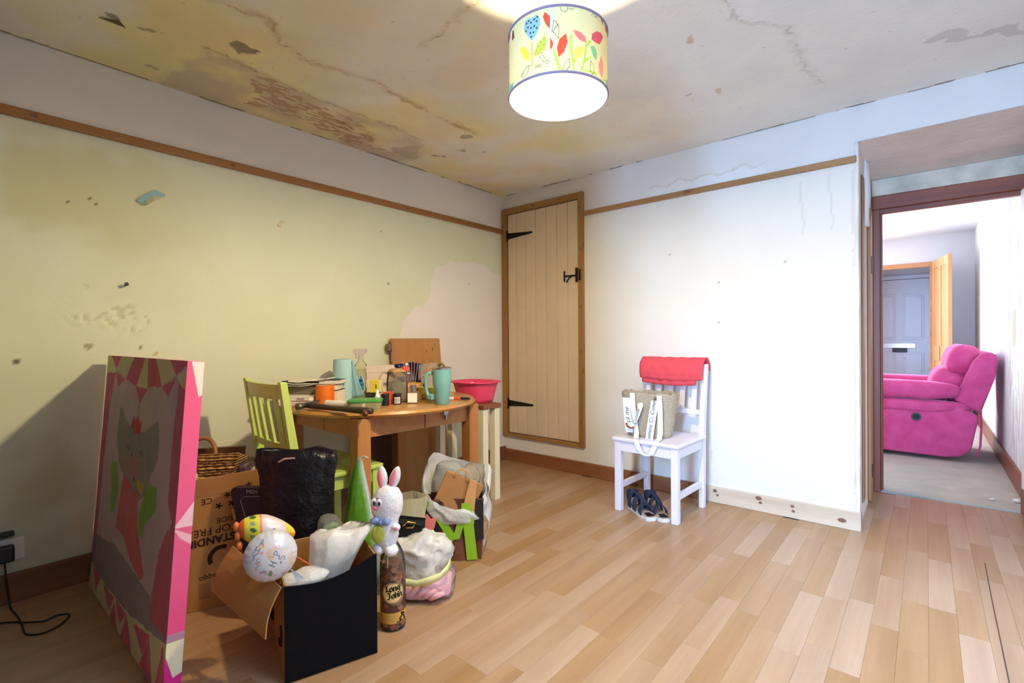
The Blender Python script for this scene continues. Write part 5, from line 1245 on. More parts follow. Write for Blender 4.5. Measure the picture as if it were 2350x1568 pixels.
q = MB(); q.sellip((0, 0, .03), (.03, .06, .03), 1, 1, 20, 12); q.wobble(.012, 22, 6); q.build('cloth', plain('red_cloth', S(176, 58, 44), .8), rc, smooth=True)
db2 = thing('wooden_tray', 'dark wooden tray edge behind the wicker basket', 'tray', (.40, -2.43, .43), math.radians(55))
q = MB(); q.box(-.13, .13, -.012, .0, 0, .145, .002); q.box(-.13, .13, .0, .012, .125, .145, .002); q.build('tray_side', wood('tray_wood', S(82, 48, 28), S(112, 70, 42), 'X', .5, 9), db2)

# black-faced box in the foreground with its hanging flap
kb_ = thing('black_box', 'black-fronted cardboard box full of bags in the foreground', 'box', (1.34, -2.55, 0), math.radians(-17.5))
felt = plain('black_card', S(13, 12, 15), .85, var=.25, vs=90, bs=.35, bscale=350, spec=.12)
def topz(y): return .300 + .036 * y / .283 - .028 * math.sin(PI * y / .283) ** 1.0
q = MB(); n = 14; rows = [[(0, .283 * i / n, .004 if j == 0 else .004 + (topz(.283 * i / n) - .004) * j / 6) for i in range(n + 1)] for j in range(7)]
q.sheet(rows); q.build('front_panel', felt, kb_, solid=.006)
q = MB(); q.box(-.262, -.256, 0, .283, .004, .34, .001, 1); q.build('back_panel', card, kb_)
q = MB(); q.prism([(-.256, 0, .004), (-.0035, 0, .004), (-.0035, 0, .297), (-.256, 0, .33)], (0, .005, 0)); sp_ = q.build('side_panel', card, kb_)
q = MB(); q.prism([(-.256, .278, .004), (-.0035, .278, .004), (-.0035, .278, .33), (-.256, .278, .34)], (0, .005, 0)); q.build('side_panel', card, kb_)
q = MB(); q.box(-.262, 0, 0, .283, 0, .0039); q.build('bottom', card, kb_)
q = MB(); q.tube([(-.09 + .04 * math.cos(a), -.0008, .12 + .04 * math.sin(a)) for a in np.linspace(-2.2, .9, 14)], .005, 6); q.build('ring_logo', box_ink, sp_)
Wi = (Matrix.Translation((1.34, -2.55, 0)) @ Matrix.Rotation(math.radians(-17.5), 4, 'Z')).inverted()
A_, B_, C_, D_ = [Wi @ Vector(v_) for v_ in ((1.335, -2.556, .300), (1.047, -2.586, .360), (1.03, -2.644, .225), (1.32, -2.597, .155))]
q = MB(); q.sheet([[(A_.lerp(B_, i / 6)).lerp(D_.lerp(C_, i / 6), j / 5) + Vector((.0, -.012 * math.sin(PI * j / 5), 0)) + Vector((0, 0, .006 * noise.noise((i * 1.3, j, 2)))) for i in range(7)] for j in range(6)]); q.build('open_flap', card_in, kb_, smooth=False, solid=.005)

def bag_loft(rings_spec, n=40, wob=.01, sc=18, seed=0, fold=.0):
    """rings (cx,cy,rx,ry,z): crumpled bag wall"""
    q = MB(); R = []
    for j, (cx, cy, rx, ry, z) in enumerate(rings_spec):
        ring = []
        for i in range(n):
            a = 2 * PI * i / n; f = 1 + fold * math.sin(a * 7 + seed + j * .35) + fold * .6 * math.sin(a * 13 + j * .6 + seed * 2)
            ring.append((cx + rx * f * math.cos(a), cy + ry * f * math.sin(a), z))
        R.append(ring)
    q.loft(R, True, False)
    q.wobble(wob, sc, seed, .0); return q

bin_m = NT('black_polythene'); p = bin_m.n('ShaderNodeBsdfPrincipled'); p.inputs[0].default_value = S(14, 14, 19); p.inputs['Roughness'].default_value = .36; p.inputs['Specular IOR Level'].default_value = .35; v = coords(bin_m)
bin_m.l(bump(bin_m, noise_tex(bin_m, v, 22, 4), .7, .02), p.inputs['Normal']); bin_m.l(p.outputs[0], bin_m.out.inputs[0])
bgb = thing('black_plastic_bag', 'tall glossy black plastic bag standing behind the black-fronted box', 'bag', (1.0, -2.335, 0))
q = bag_loft([(.0, 0, .10, .075, .004), (0, 0, .125, .085, .05), (0, 0, .125, .085, .15), (-.005, 0, .12, .08, .27), (0, 0, .125, .075, .38), (0, -.0, .135, .07, .47), (0, 0, .145, .062, .55), (.005, 0, .155, .055, .60), (.005, 0, .15, .05, .635), (.0, 0, .14, .042, .628), (.0, 0, .13, .036, .58), (0, 0, .12, .04, .5)], 56, .022, 9, 2, .035)
o = q.build('bag_body', bin_m.m, bgb, smooth=True); o.rotation_euler = (0, 0, math.radians(38))
q = MB(); q.tube([(.0, -.075, .60), (.03, -.066, .615), (.06, -.045, .618)], .004, 6); q.build('torn_strip', plain('foil_strip', S(200, 196, 180), .25, .6), bgb)
pd = thing('black_pack', 'black rounded pack with grey lettering behind the black bag', 'pack', (.845, -2.425, .02), math.radians(40))
q = MB(); q.prism([(x, 0, z) for x, z in [(-.085 + .02 * math.cos(a), .44 + .02 * math.sin(a)) for a in np.linspace(PI, PI / 2, 5)] + [(.09, .46), (.09, 0), (-.02, 0)]], (0, .03, 0), .003); q.build('pack_body', blk, pd)
q = MB(); q.tube([(x, -.001, z) for x, z in [(.06, .425), (-.05, .425), (-.065, .41), (-.02, .25), (.0, .2)]], .0016, 5); q.build('outline', plain('grey_line', S(130, 130, 124), .6), pd)
text_mesh('lettering', 'MEN', .022, plain('grey_print', S(150, 150, 140), .6), pd, (-.02, -.001, .443), (1, 0, 0), (0, 0, 1), .0003)
q = MB(); q.prism([(-.01, -.002, .2), (.03, -.002, .24), (.05, -.002, .2), (.01, -.002, .16)], (0, .001, 0)); q.build('grey_panel', plain('pad_grey', S(120, 120, 128), .5), pd)

# white carrier bags spilling from the black-fronted box
wpl = NT('white_polythene'); p = wpl.n('ShaderNodeBsdfPrincipled'); p.inputs[0].default_value = S(246, 243, 236); p.inputs['Roughness'].default_value = .3; v = coords(wpl)
wpl.l(bump(wpl, noise_tex(wpl, v, 30, 3), .5, .012), p.inputs['Normal']); tr = wpl.n('ShaderNodeBsdfTranslucent'); tr.inputs[0].default_value = S(240, 236, 224); ms = wpl.n('ShaderNodeMixShader'); ms.inputs[0].default_value = .4
wpl.l(p.outputs[0], ms.inputs[1]); wpl.l(tr.outputs[0], ms.inputs[2]); wpl.l(ms.outputs[0], wpl.out.inputs[0]); wpl = wpl.m
wb1 = thing('white_plastic_bag', 'gaping white plastic bag in the black-fronted box', 'bag', (1.285, -2.355, .20))
q = bag_loft([(-.02, .0, .035, .03, .0), (-.015, 0, .055, .045, .05), (0, 0, .07, .055, .10), (.01, .0, .083, .062, .15), (.02, .015, .088, .062, .19), (.028, .03, .082, .056, .205), (.03, .03, .066, .042, .195), (.025, .025, .05, .034, .15), (.015, .02, .04, .03, .10)], 72, .026, 13, 5, .05)
q.wobble(.006, 45, 2)
o = q.build('bag_body', wpl, wb1, smooth=True); o.rotation_euler = (0, 0, math.radians(45))
wb2 = thing('white_plastic_bag', 'flat white plastic bag corner lying over the black box front edge', 'bag', (1.29, -2.45, .26))
q = MB(); q.sellip((0, .0, .02), (.05, .085, .028), 1.2, 1.1, 24, 12, Matrix.Rotation(math.radians(-14), 4, 'Z')); q.wobble(.014, 20, 9); q.build('bag_body', wpl, wb2, smooth=False)
cb = thing('clear_bag', 'clear crinkled bag with green print behind the white plastic bag', 'bag', (1.11, -2.27, .28))
q = MB(); q.sellip((0, 0, .05), (.05, .05, .06), 1, 1, 20, 14); q.wobble(.02, 20, 5); q.build('bag_body', pbm, cb, smooth=False)
q = MB(); q.sellip((0, 0, .05), (.03, .03, .035), 1, 1, 16, 10); q.wobble(.012, 25, 7); q.build('green_contents', plain('green_wrap', S(130, 160, 120), .5, var=.3, vs=30), cb, smooth=False)

# foil balloons
def disc_balloon(name, label, loc, normal, R, depth, paint, parent_parts=None, nr=60, na=120, upv=(0, 0, 1)):
    t = thing(name, label, 'balloon', loc)
    n = Vector(normal).normalized(); r = Vector(upv).cross(n).normalized(); u = n.cross(r)
    for side, nm in ((1, 'printed_face'), (-1, 'silver_back')):
        rr = np.linspace(0, 1, nr); aa = np.linspace(0, 2 * PI, na + 1)[:-1]; AAx, RR = np.meshgrid(aa, rr)
        puck = .35 * np.sin(AAx * 23 + 3 * np.sin(AAx * 2)) * RR ** 14 + .3 * np.sin(AAx * 13 + 1) * RR ** 12
        bul = depth * (1 - RR ** 2.2) ** .6 * (1 + .5 * puck)
        rad = R * (RR * (1 + .004 * np.sin(AAx * 16) * RR ** 3))
        x, y, z = rad * np.cos(AAx), rad * np.sin(AAx), side * bul + (.002 * np.sin(AAx * 23) * RR ** 8)
        P = x[..., None] * np.array(r) + y[..., None] * np.array(u) + z[..., None] * np.array(n)
        Cx = paint(x / R, y / R) if side == 1 else np.zeros(x.shape + (3,)) + np.array(S(190, 190, 196)[:3])
        paint_grid(nm, P, Cx, M['foil'], t, closed=True)
    return t, r, u, n
M['foil'] = painted('balloon_foil', rough=.28, spec=.6, var=.04, metal=.15)
def easter(x, y):
    C = np.zeros(x.shape + (3,)) + np.array(S(206, 206, 214)[:3])
    C = mixc(C, sstep(.5, .8, fbm(x, y, 3, 3, 4)) * .4, S(222, 214, 206))
    for px, py, rx, ry, col in ((-.06, .22, .09, .16, (214, 178, 140)), (-.03, .02, .11, .11, (214, 178, 140)), (-.16, .16, .05, .12, (214, 178, 140)), (.1, .32, .07, .2, (216, 184, 150)), (.72, -.2, .09, .28, (222, 190, 150)), (-.06, -.6, .09, .12, (110, 130, 70)), (-.3, -.48, .1, .06, (140, 150, 150)),
                                (-.4, -.5, .05, .05, (222, 130, 110)), (-.22, -.55, .04, .05, (222, 130, 110)), (-.36, .25, .07, .05, (230, 130, 100)), (.45, -.72, .08, .05, (226, 140, 110)), (-.3, .5, .2, .12, (232, 200, 160)), (.5, .05, .2, .2, (220, 214, 214)), (.32, -.25, .04, .06, (90, 90, 100)), (-.5, -.1, .1, .05, (222, 140, 110)), (.1, -.7, .06, .03, (224, 150, 130)), (-.55, -.3, .05, .08, (170, 170, 160))):
        C = mixc(C, (np.hypot((x - px) / rx, (y - py) / ry) < 1) * .8, S(*col))
    for w, x0, y0, a, col in (('H', .08, -.36, 1.0, (80, 90, 104)), ('P', .28, .02, 1.15, (96, 116, 140)), ('P', .38, .24, 1.2, (222, 150, 140)), ('S', .46, -.16, 1.35, (120, 134, 150)), ('T', .58, .08, 1.4, (214, 200, 190)), ('E', .60, .22, 1.45, (196, 196, 170)), ('H', -.62, .30, -.5, (96, 116, 130)), ('A', -.44, .52, -.3, (110, 130, 144)), ('Y', -.72, .05, -.2, (120, 134, 150)), ('E', -.5, -.2, .2, (150, 160, 170))):
        C = mixc(C, stroke_mask(x, y, w, x0, y0, .24, a, .13) * .85, S(*col))
    for ex, ey in ((-.07, .05), (.01, .03)): C = mixc(C, (np.hypot(x - ex, y - ey) < .018), S(60, 50, 50))
    return C
eb, r_, u_, n_ = disc_balloon('foil_balloon', 'round white foil balloon lettered for Easter hanging over the box flap', (1.322, -2.581, .402), (CAM.x - 1.3 - .25, CAM.y + 2.6 + .2, .25), .074, .040, easter)
silv = plain('silver_foil', S(200, 200, 206), .2, .8)
q = MB(); tl = r_ * .054 - u_ * .05; e_ = r_ * .078 - u_ * .088
q.bm.faces.new([q.bm.verts.new(v_) for v_ in (tl + n_ * .004, tl + n_ * -.004, e_ + r_ * -.008 - u_ * .008, e_ + r_ * .010 + u_ * .003)]); q.build('inflation_tail', silv, eb, solid=.004)
q = MB(); q.tube([r_ * .07 - u_ * .02 - n_ * .02, r_ * .11 - u_ * .055 - n_ * .02], .002, 6); q.build('red_ribbon', redp, eb)
def chick(x, y):
    C = np.zeros(x.shape + (3,)) + np.array(S(226, 206, 196)[:3])
    C = mixc(C, (x < -.25) * 1.0, S(226, 214, 70)); C = mixc(C, (np.abs(x + .22) < .06) * 1.0, S(226, 120, 110))
    for k in range(5): C = mixc(C, (np.hypot((x + .5) / .11, (y - .8 + .38 * k) / .13) < 1), S(60, 96, 70) if k % 2 == 0 else S(140, 160, 120))
    C = mixc(C, (x < -.78) * 1.0, S(220, 110, 50)); C = mixc(C, (x > .62) * 1.0, S(220, 196, 70)); C = mixc(C, (np.hypot(x - .82, y + .2) < .22), S(230, 140, 50))
    C = mixc(C, (np.hypot(x - .22, y - .18) < .06), S(30, 26, 26)); return C
# animal-head balloon behind, its hat band showing above the round one
cbn = thing('animal_balloon', 'yellow and pink animal foil balloon behind the round white balloon', 'balloon', (1.232, -2.553, .446))
th, ph = np.meshgrid(np.linspace(0, 2 * PI, 81)[:-1], np.linspace(-PI / 2 + .02, PI / 2 - .02, 50))
ux = np.sin(ph); vy = np.cos(ph) * np.sin(th)
rr_ = np.cos(ph) * (1 - .25 * (np.sin(ph) > 0) * np.sin(ph))
loc_ = (ux * .082)[..., None] * np.array(r_) + (rr_ * np.sin(th) * .05 - ux * .022)[..., None] * np.array(u_) + (rr_ * np.cos(th) * .032)[..., None] * np.array(n_)
paint_grid('balloon_skin', loc_, chick(ux, vy), M['foil'], cbn, closed=True)
for k in range(3):
    q = MB(); q.sellip(Vector(r_) * (-.085 + .004 * k) + Vector(u_) * (.03 - .03 * k), (.009, .009, .014), 1, 1, 12, 8); q.build('hat_frill', plain('orange_foil', S(214, 120, 50), .3), cbn, smooth=True)

gn = thing('gnome_hat_balloon', 'tall pointed green and silver glitter hat balloon in front of the table leg', 'balloon', (1.14, -2.155, 0))
nt = NT('glitter_green'); p = nt.n('ShaderNodeBsdfPrincipled'); v = coords(nt); vo = nt.n('ShaderNodeTexVoronoi'); vo.inputs['Scale'].default_value = 150; nt.l(v, vo.inputs['Vector'])
sx = nt.n('ShaderNodeSeparateXYZ'); nt.l(v, sx.inputs[0])
dt = nt.n('ShaderNodeVectorMath', operation='DOT_PRODUCT'); nt.l(v, dt.inputs[0]); dt.inputs[1].default_value = (_r.x * 14, _r.y * 14, 1.6)
mr = nt.n('ShaderNodeMapRange'); mr.inputs[1].default_value = .62; mr.inputs[2].default_value = 1.0; nt.l(dt.outputs['Value'], mr.inputs[0])
nz_ = nt.n('ShaderNodeMath', operation='ADD'); nt.l(mr.outputs[0], nz_.inputs[0]); mm = nt.n('ShaderNodeMath', operation='MULTIPLY'); mm.inputs[1].default_value = .5; nt.l(noise_tex(nt, v, 60, 3), mm.inputs[0]); nt.l(mm.outputs[0], nz_.inputs[1])
sub_ = nt.n('ShaderNodeMath', operation='SUBTRACT'); nt.l(nz_.outputs[0], sub_.inputs[0]); sub_.inputs[1].default_value = .25
mx = nt.n('ShaderNodeMixRGB'); nt.l(sub_.outputs[0], mx.inputs[0]); mx.inputs[1].default_value = S(110, 176, 48); mx.inputs[2].default_value = S(216, 214, 206)
nt.l(mx.outputs[0], p.inputs[0]); p.inputs['Metallic'].default_value = .6; p.inputs['Roughness'].default_value = .22
nm_ = nt.n('ShaderNodeNormalMap') if False else None
nt.l(bump(nt, vo.outputs['Color'], .35, .004), p.inputs['Normal']); nt.l(p.outputs[0], nt.out.inputs[0])
q = MB()
prof = [(.02, .06), (.062, .08), (.075, .16), (.071, .26), (.060, .34), (.047, .42), (.034, .49), (.021, .545), (.012, .575), (.009, .59)]
R = []
for k, (r0, z) in enumerate(prof):
    cx = -.012 * ((z - .06) / .5) if z < .52 else -.012 + (z - .52) * .12
    R.append([(cx + r0 * math.cos(a) * (1 + .02 * math.sin(9 * a)), r0 * .8 * math.sin(a), z) for a in np.linspace(0, 2 * PI, 33)[:-1]])
R.append([(.012 + .006 * math.cos(a), .006 * math.sin(a), .596) for a in np.linspace(0, 2 * PI, 33)[:-1]]); R.append([(.03 + .004 * math.cos(a), .004 * math.sin(a), .588) for a in np.linspace(0, 2 * PI, 33)[:-1]])
q.loft(R, True, True); o = q.build('hat_skin', nt.m, gn, smooth=True); o.rotation_euler = (0, 0, fa)
q = MB(); q.lathe([(0, 0), (.05, 0), (.055, .02), (.05, .06), (0, .062)], 24); q.build('weighted_base', plain('green_base', S(90, 140, 50), .5), gn, smooth=True)

rab = thing('rabbit_balloon', 'white foil rabbit balloon with pink ears standing over the bottle', 'balloon', (1.36, -2.195, .305), math.atan2(CAM.y + 2.195, CAM.x - 1.36) + PI / 2 - math.radians(14))
rw = NT('rabbit_foil'); p = rw.n('ShaderNodeBsdfPrincipled'); p.inputs[0].default_value = S(232, 230, 232); p.inputs['Roughness'].default_value = .26; p.inputs['Metallic'].default_value = .1; v = coords(rw, (1, 1, 1))
rw.l(bump(rw, noise_tex(rw, v, 55, 2), .35, .01), p.inputs['Normal']); rw.l(p.outputs[0], rw.out.inputs[0]); rw = rw.m
q = MB()
R = []
for z, rx, ry, cx in ((.0, .018, .018, 0), (.012, .034, .03, 0), (.05, .044, .036, .0), (.085, .040, .034, .002), (.105, .040, .034, .004), (.13, .052, .040, .004), (.16, .056, .042, .004), (.19, .052, .040, .006), (.215, .036, .030, .008), (.228, .012, .012, .008)):
    R.append([(cx + rx * math.cos(a) * (1 + .02 * math.sin(8 * a)), ry * math.sin(a), z) for a in np.linspace(0, 2 * PI, 33)[:-1]])
q.loft(R, True, True); q.build('body', rw, rab, smooth=True)
pkm = plain('ear_pink', S(236, 130, 146), .4)
for cx, ti in ((-.012, -.06), (.032, .30)):
    Mr = Matrix.Translation((cx, 0, .252)) @ Matrix.Rotation(ti, 4, 'Y')
    q = MB(); q.sellip((0, 0, 0), (.019, .011, .044), 1.15, 1, 20, 14)
    for v_ in q.bm.verts: v_.co = Mr @ v_.co
    eo = q.build('ear', rw, rab, smooth=True)
    q = MB(); q.sellip((-.005, -.008, -.002), (.010, .006, .034), 1.15, 1, 16, 12)
    for v_ in q.bm.verts: v_.co = Mr @ v_.co
    q.build('ear_lining', pkm, eo, smooth=True)
eyw = plain('eye_white', S(244, 242, 236), .4); eyb = plain('eye_blue', S(40, 48, 70), .3)
for ex in (-.034, -.015):
    q = MB(); q.sellip((ex, -.033 - (.006 if ex > -.03 else 0), .178), (.010, .006, .014)); eo = q.build('eye', eyw, rab, smooth=True)
    q = MB(); q.sellip((ex + .002, -.038 - (.006 if ex > -.03 else 0), .175), (.005, .004, .008)); q.build('pupil', eyb, eo, smooth=True)
    q = MB(); q.tube([(ex - .009, -.038, .190), (ex, -.042, .196), (ex + .009, -.04, .193)], .0014, 5); q.build('brow', eyb, rab)
q = MB(); q.sellip((-.026, -.040, .158), (.009, .006, .008)); q.build('nose', pkm, rab, smooth=True)
for k in range(3):
    q = MB(); q.tube([(.004, -.041, .15 - .004 * k), (.03, -.036, .152 - .009 * k)], .0007, 4); q.build('whisker', plain('whisker_grey', S(150, 140, 140), .6), rab)
q = MB(); q.sellip((-.030, -.034, .112), (.016, .010, .013)); q.sellip((.010, -.040, .110), (.016, .010, .012)); q.sellip((-.010, -.042, .108), (.007, .007, .008)); q.wobble(.005, 60, 2); q.build('blue_bow', plain('bow_blue', S(120, 140, 186), .4, var=.2, vs=60), rab, smooth=True)
q = MB(); q.sellip((-.020, -.034, .066), (.024, .012, .032)); q.build('printed_egg', plain('egg_lime', S(190, 190, 70), .35, var=.15, vs=40), rab, smooth=True)
q = MB(); q.sellip((.040, -.024, .085), (.016, .016, .014)); q.build('paw', rw, rab, smooth=True)
q = MB(); q.sellip((.043, -.037, .085), (.007, .005, .007)); q.build('paw_pad', pkm, rab, smooth=True)
for fx, fy in ((.024, -.012), (-.024, .004)):
    q = MB(); q.sellip((fx, fy - .012, .005), (.024, .028, .021)); q.build('foot', rw, rab, smooth=True)
q = MB(); q.tube([(0, .01, .01), (.0, .02, -.04), (-.004, .02, -.12)], .0022, 6); q.build('balloon_stick', M['white_plastic'], rab)

# glass bottle saved full of coins
bt_ = thing('coin_bottle', 'large glass whisky bottle filled with copper coins beside the black box', 'bottle', (1.335, -2.150, 0), math.atan2(CAM.y + 2.15, CAM.x - 1.335) + PI / 2)
prof = [(0, .002), (.042, .002), (.046, .008), (.046, .235), (.042, .262), (.028, .292), (.0175, .31), (.016, .35), (.019, .352), (.019, .36), (.014, .36)]
q = MB(); q.lathe(prof, 40); q.build('glass_body', film('brown_glass', (.92, .88, .82, 1), .05, .04, .3), bt_, smooth=True)
coin_m = plain('copper_coin', S(196, 124, 84), .4, .35, var=.3, vs=30); coin_d = plain('dull_coin', S(150, 104, 72), .45, .3, var=.3, vs=30); coin_s = plain('silver_coin', S(206, 196, 184), .4, .4, var=.2)
q = MB(); q.lathe([(0, .006), (.036, .006), (.037, .22), (.03, .235), (0, .24)], 28); q.wobble(.004, 60, 2); co = q.build('coin_fill', plain('coin_mass', S(120, 76, 50), .5, .1, var=.45, vs=55, bs=1.0, bscale=70), bt_)
for k in range(150):
    a = random.uniform(-PI, 0) if k % 5 else random.uniform(0, PI); z = random.uniform(.012, .232); rr = .0395
    cm = random.choice((coin_m, coin_m, coin_d, coin_d, coin_s)) if k % 6 == 0 else random.choice((coin_m, coin_d))
    nrm = Vector((math.cos(a), math.sin(a), random.uniform(-.5, .5))).normalized()
    Mq = nrm.to_track_quat('Z', 'Y').to_matrix().to_4x4()
    q = MB(); r0 = random.uniform(.0085, .011); q.lathe([(0, 0), (r0, 0), (r0, .0016), (0, .0016)], 12)
    for v_ in q.bm.verts: v_.co = (Mq @ v_.co) + Vector((rr * math.cos(a), rr * math.sin(a), z))
    q.build('coin', cm, co)
def bottle_label(name, a0, a1, z0, z1, fn, na=120, nz=100):
    aa, zz = np.meshgrid(np.linspace(a0, a1, na), np.linspace(z0, z1, nz)); Cx, keep = fn((aa - a0) / (a1 - a0), (zz - z0) / (z1 - z0))
    P = np.stack([.0466 * np.cos(aa), .0466 * np.sin(aa), zz], -1)
    o = paint_grid(name, P, Cx, M['label'], bt_)
    if keep is not None:
        bm = bmesh.new(); bm.from_mesh(o.data); bm.verts.ensure_lookup_table(); kf = keep.ravel()
        bmesh.ops.delete(bm, geom=[v_ for v_ in bm.verts if not kf[v_.index]], context='VERTS'); bm.to_mesh(o.data); bm.free()
    return o
M['label'] = painted('paper_print', rough=.6, spec=.3, var=.04)
def lab1(u, v):
    C = np.zeros(u.shape + (3,)) + np.array(S(226, 196, 128)[:3]); x, y = (u - .5) * 2, (v - .5) * 2; d = np.hypot(x, y)
    C = mixc(C, (np.abs(d - .92) < .03), S(60, 40, 26))
    for wd, x0, y0, h in (('Long', -.60, .12, .54), ('John', -.44, -.52, .54)):
        for dx in (-.04, -.02, 0, .02, .04):
            C = mixc(C, stroke_mask(x + dx, y + dx * .9, wd, x0, y0, h, .12, .06, .84), S(26, 18, 16))
    return C, d < 1.0
def lab2(u, v):
    C = np.zeros(u.shape + (3,)) + np.array(S(206, 158, 74)[:3]); C = mixc(C, ((v < .06) | (v > .94)) * 1., S(150, 100, 40))
    for k in range(5): C = mixc(C, (np.abs(v - .25 - .12 * k) < .018) * (u < .6) * (fbm(u, v, 60, 2, k) > .4) * .5, S(120, 80, 40))
    C = mixc(C, (segdist(u * 2, v, [(1.5, .15), (1.45, .4), (1.6, .6), (1.55, .85), (1.75, .7), (1.7, .5), (1.8, .25)]) < .06) * 1., S(40, 26, 20)); C = mixc(C, (segdist(u * 2, v, [(1.3, .12), (1.9, .18)]) < .05) * 1., S(40, 26, 20))
    return C, None
bottle_label('round_label', math.radians(-90 - 52), math.radians(-90 + 52), .103, .180, lab1)
bottle_label('lower_label', math.radians(-90 - 85), math.radians(-90 + 75), .030, .072, lab2)

# clear bag with pink clothes
cbg = thing('clothes_bag', 'clear plastic sack holding pink clothes on the floor beside the bottle', 'bag', (1.245, -1.935, 0))
RB = Matrix.Rotation(math.radians(38), 3, 'Z')
pinkc = plain('pink_fleece', S(242, 176, 180), .9, var=.08, vs=14, sheen=.3)
q = MB(); q.sellip((0, 0, .045), (.115, .075, .042), .55, .7, 44, 24); q.wobble(.014, 16, 3); q.wobble(.005, 50, 1)
for v_ in q.bm.verts: v_.co = RB @ v_.co; v_.co.z = max(v_.co.z, .004)
q.build('pink_clothes', pinkc, cbg, smooth=True)
for k, (x0, z0, x1, z1) in enumerate(((-.02, .02, .07, .075), (.01, .018, .09, .06), (.04, .016, .10, .04), (-.08, .03, -.02, .07))):
    pts = [RB @ Vector((x0 + (x1 - x0) * i / 6, -.070 - .012 * math.sin(PI * i / 6), z0 + (z1 - z0) * i / 6 + .012 * math.sin(PI * i / 6))) for i in range(7)]
    q = MB(); q.tube(pts, [.006, .012, .014, .015, .014, .011, .006], 10); q.build('cloth_fold', pinkc, cbg, smooth=True)
cr_ = NT('crumpled_polythene'); p = cr_.n('ShaderNodeBsdfPrincipled'); p.inputs[0].default_value = S(244, 240, 230); p.inputs['Roughness'].default_value = .22; v = coords(cr_)
vo = cr_.n('ShaderNodeTexVoronoi'); vo.inputs['Scale'].default_value = 20; cr_.l(v, vo.inputs['Vector']); cr_.l(bump(cr_, vo.outputs['Distance'], .35, .02), p.inputs['Normal'])
tr = cr_.n('ShaderNodeBsdfTranslucent'); tr.inputs[0].default_value = S(226, 220, 200); ms = cr_.n('ShaderNodeMixShader'); ms.inputs[0].default_value = .25; cr_.l(p.outputs[0], ms.inputs[1]); cr_.l(tr.outputs[0], ms.inputs[2])
tp_ = cr_.n('ShaderNodeBsdfTransparent'); m2_ = cr_.n('ShaderNodeMixShader'); m2_.inputs[0].default_value = .08; cr_.l(ms.outputs[0], m2_.inputs[1]); cr_.l(tp_.outputs[0], m2_.inputs[2]); cr_.l(m2_.outputs[0], cr_.out.inputs[0])
q = MB(); q.sellip((-.012, 0, .165), (.118, .082, .105), .85, .85, 72, 44); q.wobble(.03, 11, 4); q.wobble(.014, 30, 2); q.wobble(.006, 70, 5)
for v_ in q.bm.verts: v_.co = RB @ v_.co
q.build('crumpled_plastic', cr_.m, cbg, smooth=True)
sack = film('sack_film', (.98, .97, .96, 1), .16, .10, .4, 1.1)
q = MB(); q.sellip((.004, -.002, .06), (.128, .088, .062), .6, .75, 56, 30); q.wobble(.014, 16, 3); q.wobble(.008, 40, 6)
for v_ in q.bm.verts: v_.co = RB @ v_.co; v_.co.z = max(v_.co.z, .002)
q.build('film_body', sack, cbg, smooth=True)
ye = plain('yellow_tie', S(236, 232, 160), .4)
pts = [RB @ Vector(v_) for v_ in ((-.10, -.085, .115), (-.05, -.102, .100), (.0, -.106, .095), (.05, -.100, .105), (.088, -.082, .118), (.108, -.055, .130), (.118, -.02, .14))]
q = MB(); q.ribbon(pts, .03, .003, (0, 0, 1)); q.wobble(.008, 24, 5); q.build('yellow_drawstring', ye, cbg, smooth=True)
kh = thing('khaki_bag', 'open khaki plastic bag with a black wallet behind the rabbit balloon', 'bag', (1.10, -1.915, 0))
q = bag_loft([(0, 0, .07, .06, .003), (0, 0, .085, .07, .06), (0, 0, .085, .07, .18), (0, .0, .085, .065, .27), (.0, .015, .088, .055, .33), (0, .02, .09, .05, .365)], 40, .014, 15, 3, .04)
o = q.build('bag_body', film('khaki_film', (.62, .57, .36, 1), .85, .3, .4), kh, smooth=False); o.rotation_euler = (0, 0, math.radians(38))
q = MB(); q.bar((.045, -.075, .275), (.125, -.012, .265), .05, .05, .01); q.build('black_wallet', blk, kh)
q = MB(); q.tube([(.085, -.075, .285), (.105, -.066, .302), (.128, -.045, .296), (.118, -.05, .278), (.095, -.066, .276)], .004, 6); q.build('brass_zip', plain('brass', S(190, 170, 90), .3, .8), kh)

# printed carrier bag with a white bag and paper bags stuffed in
mbg = thing('carrier_bag', 'brown and black carrier bag with a large green letter M', 'bag', (1.075, -1.595, 0), math.radians(46))
def slab(w, d, h, wt, dt): return [[(-w, -d, .002), (w, -d, .002), (w, d, .002), (-w, d, .002)], [(-wt, -dt, h), (wt, -dt, h), (wt, dt, h), (-wt, dt, h)]]
rr_ = []
for t in np.linspace(0, 1, 10):
    w, d = .125 + .012 * t, .065 - .005 * t
    ring = []
    for (x0, y0), (x1, y1) in (((-w, -d), (w, -d)), ((w, -d), (w, d)), ((w, d), (-w, d)), ((-w, d), (-w, -d))):
        for k in range(8): ring.append((x0 + (x1 - x0) * k / 8, y0 + (y1 - y0) * k / 8 + (.008 * math.sin(t * 5 + k) if y0 == y1 else 0), .002 + .29 * t + .0 * k))
    rr_.append(ring)
q = MB(); q.loft(rr_, True, False); q.build('bag_body', plain('carrier_brown', S(104, 62, 40), .35, var=.25, vs=7), mbg)
q = MB(); q.box(-.138, -.06, -.073, -.0715, .15, .285); q.build('black_print', blk, mbg)
q = MB(); q.prism([(.06, -.0722, .10), (.135, -.0722, .10), (.135, -.0722, .288), (.06, -.0722, .288)], (0, -.001, 0)); q.build('black_print', blk, mbg)
grn = plain('print_green', S(140, 186, 36), .4, var=.06)
q = MB(); y = -.0745
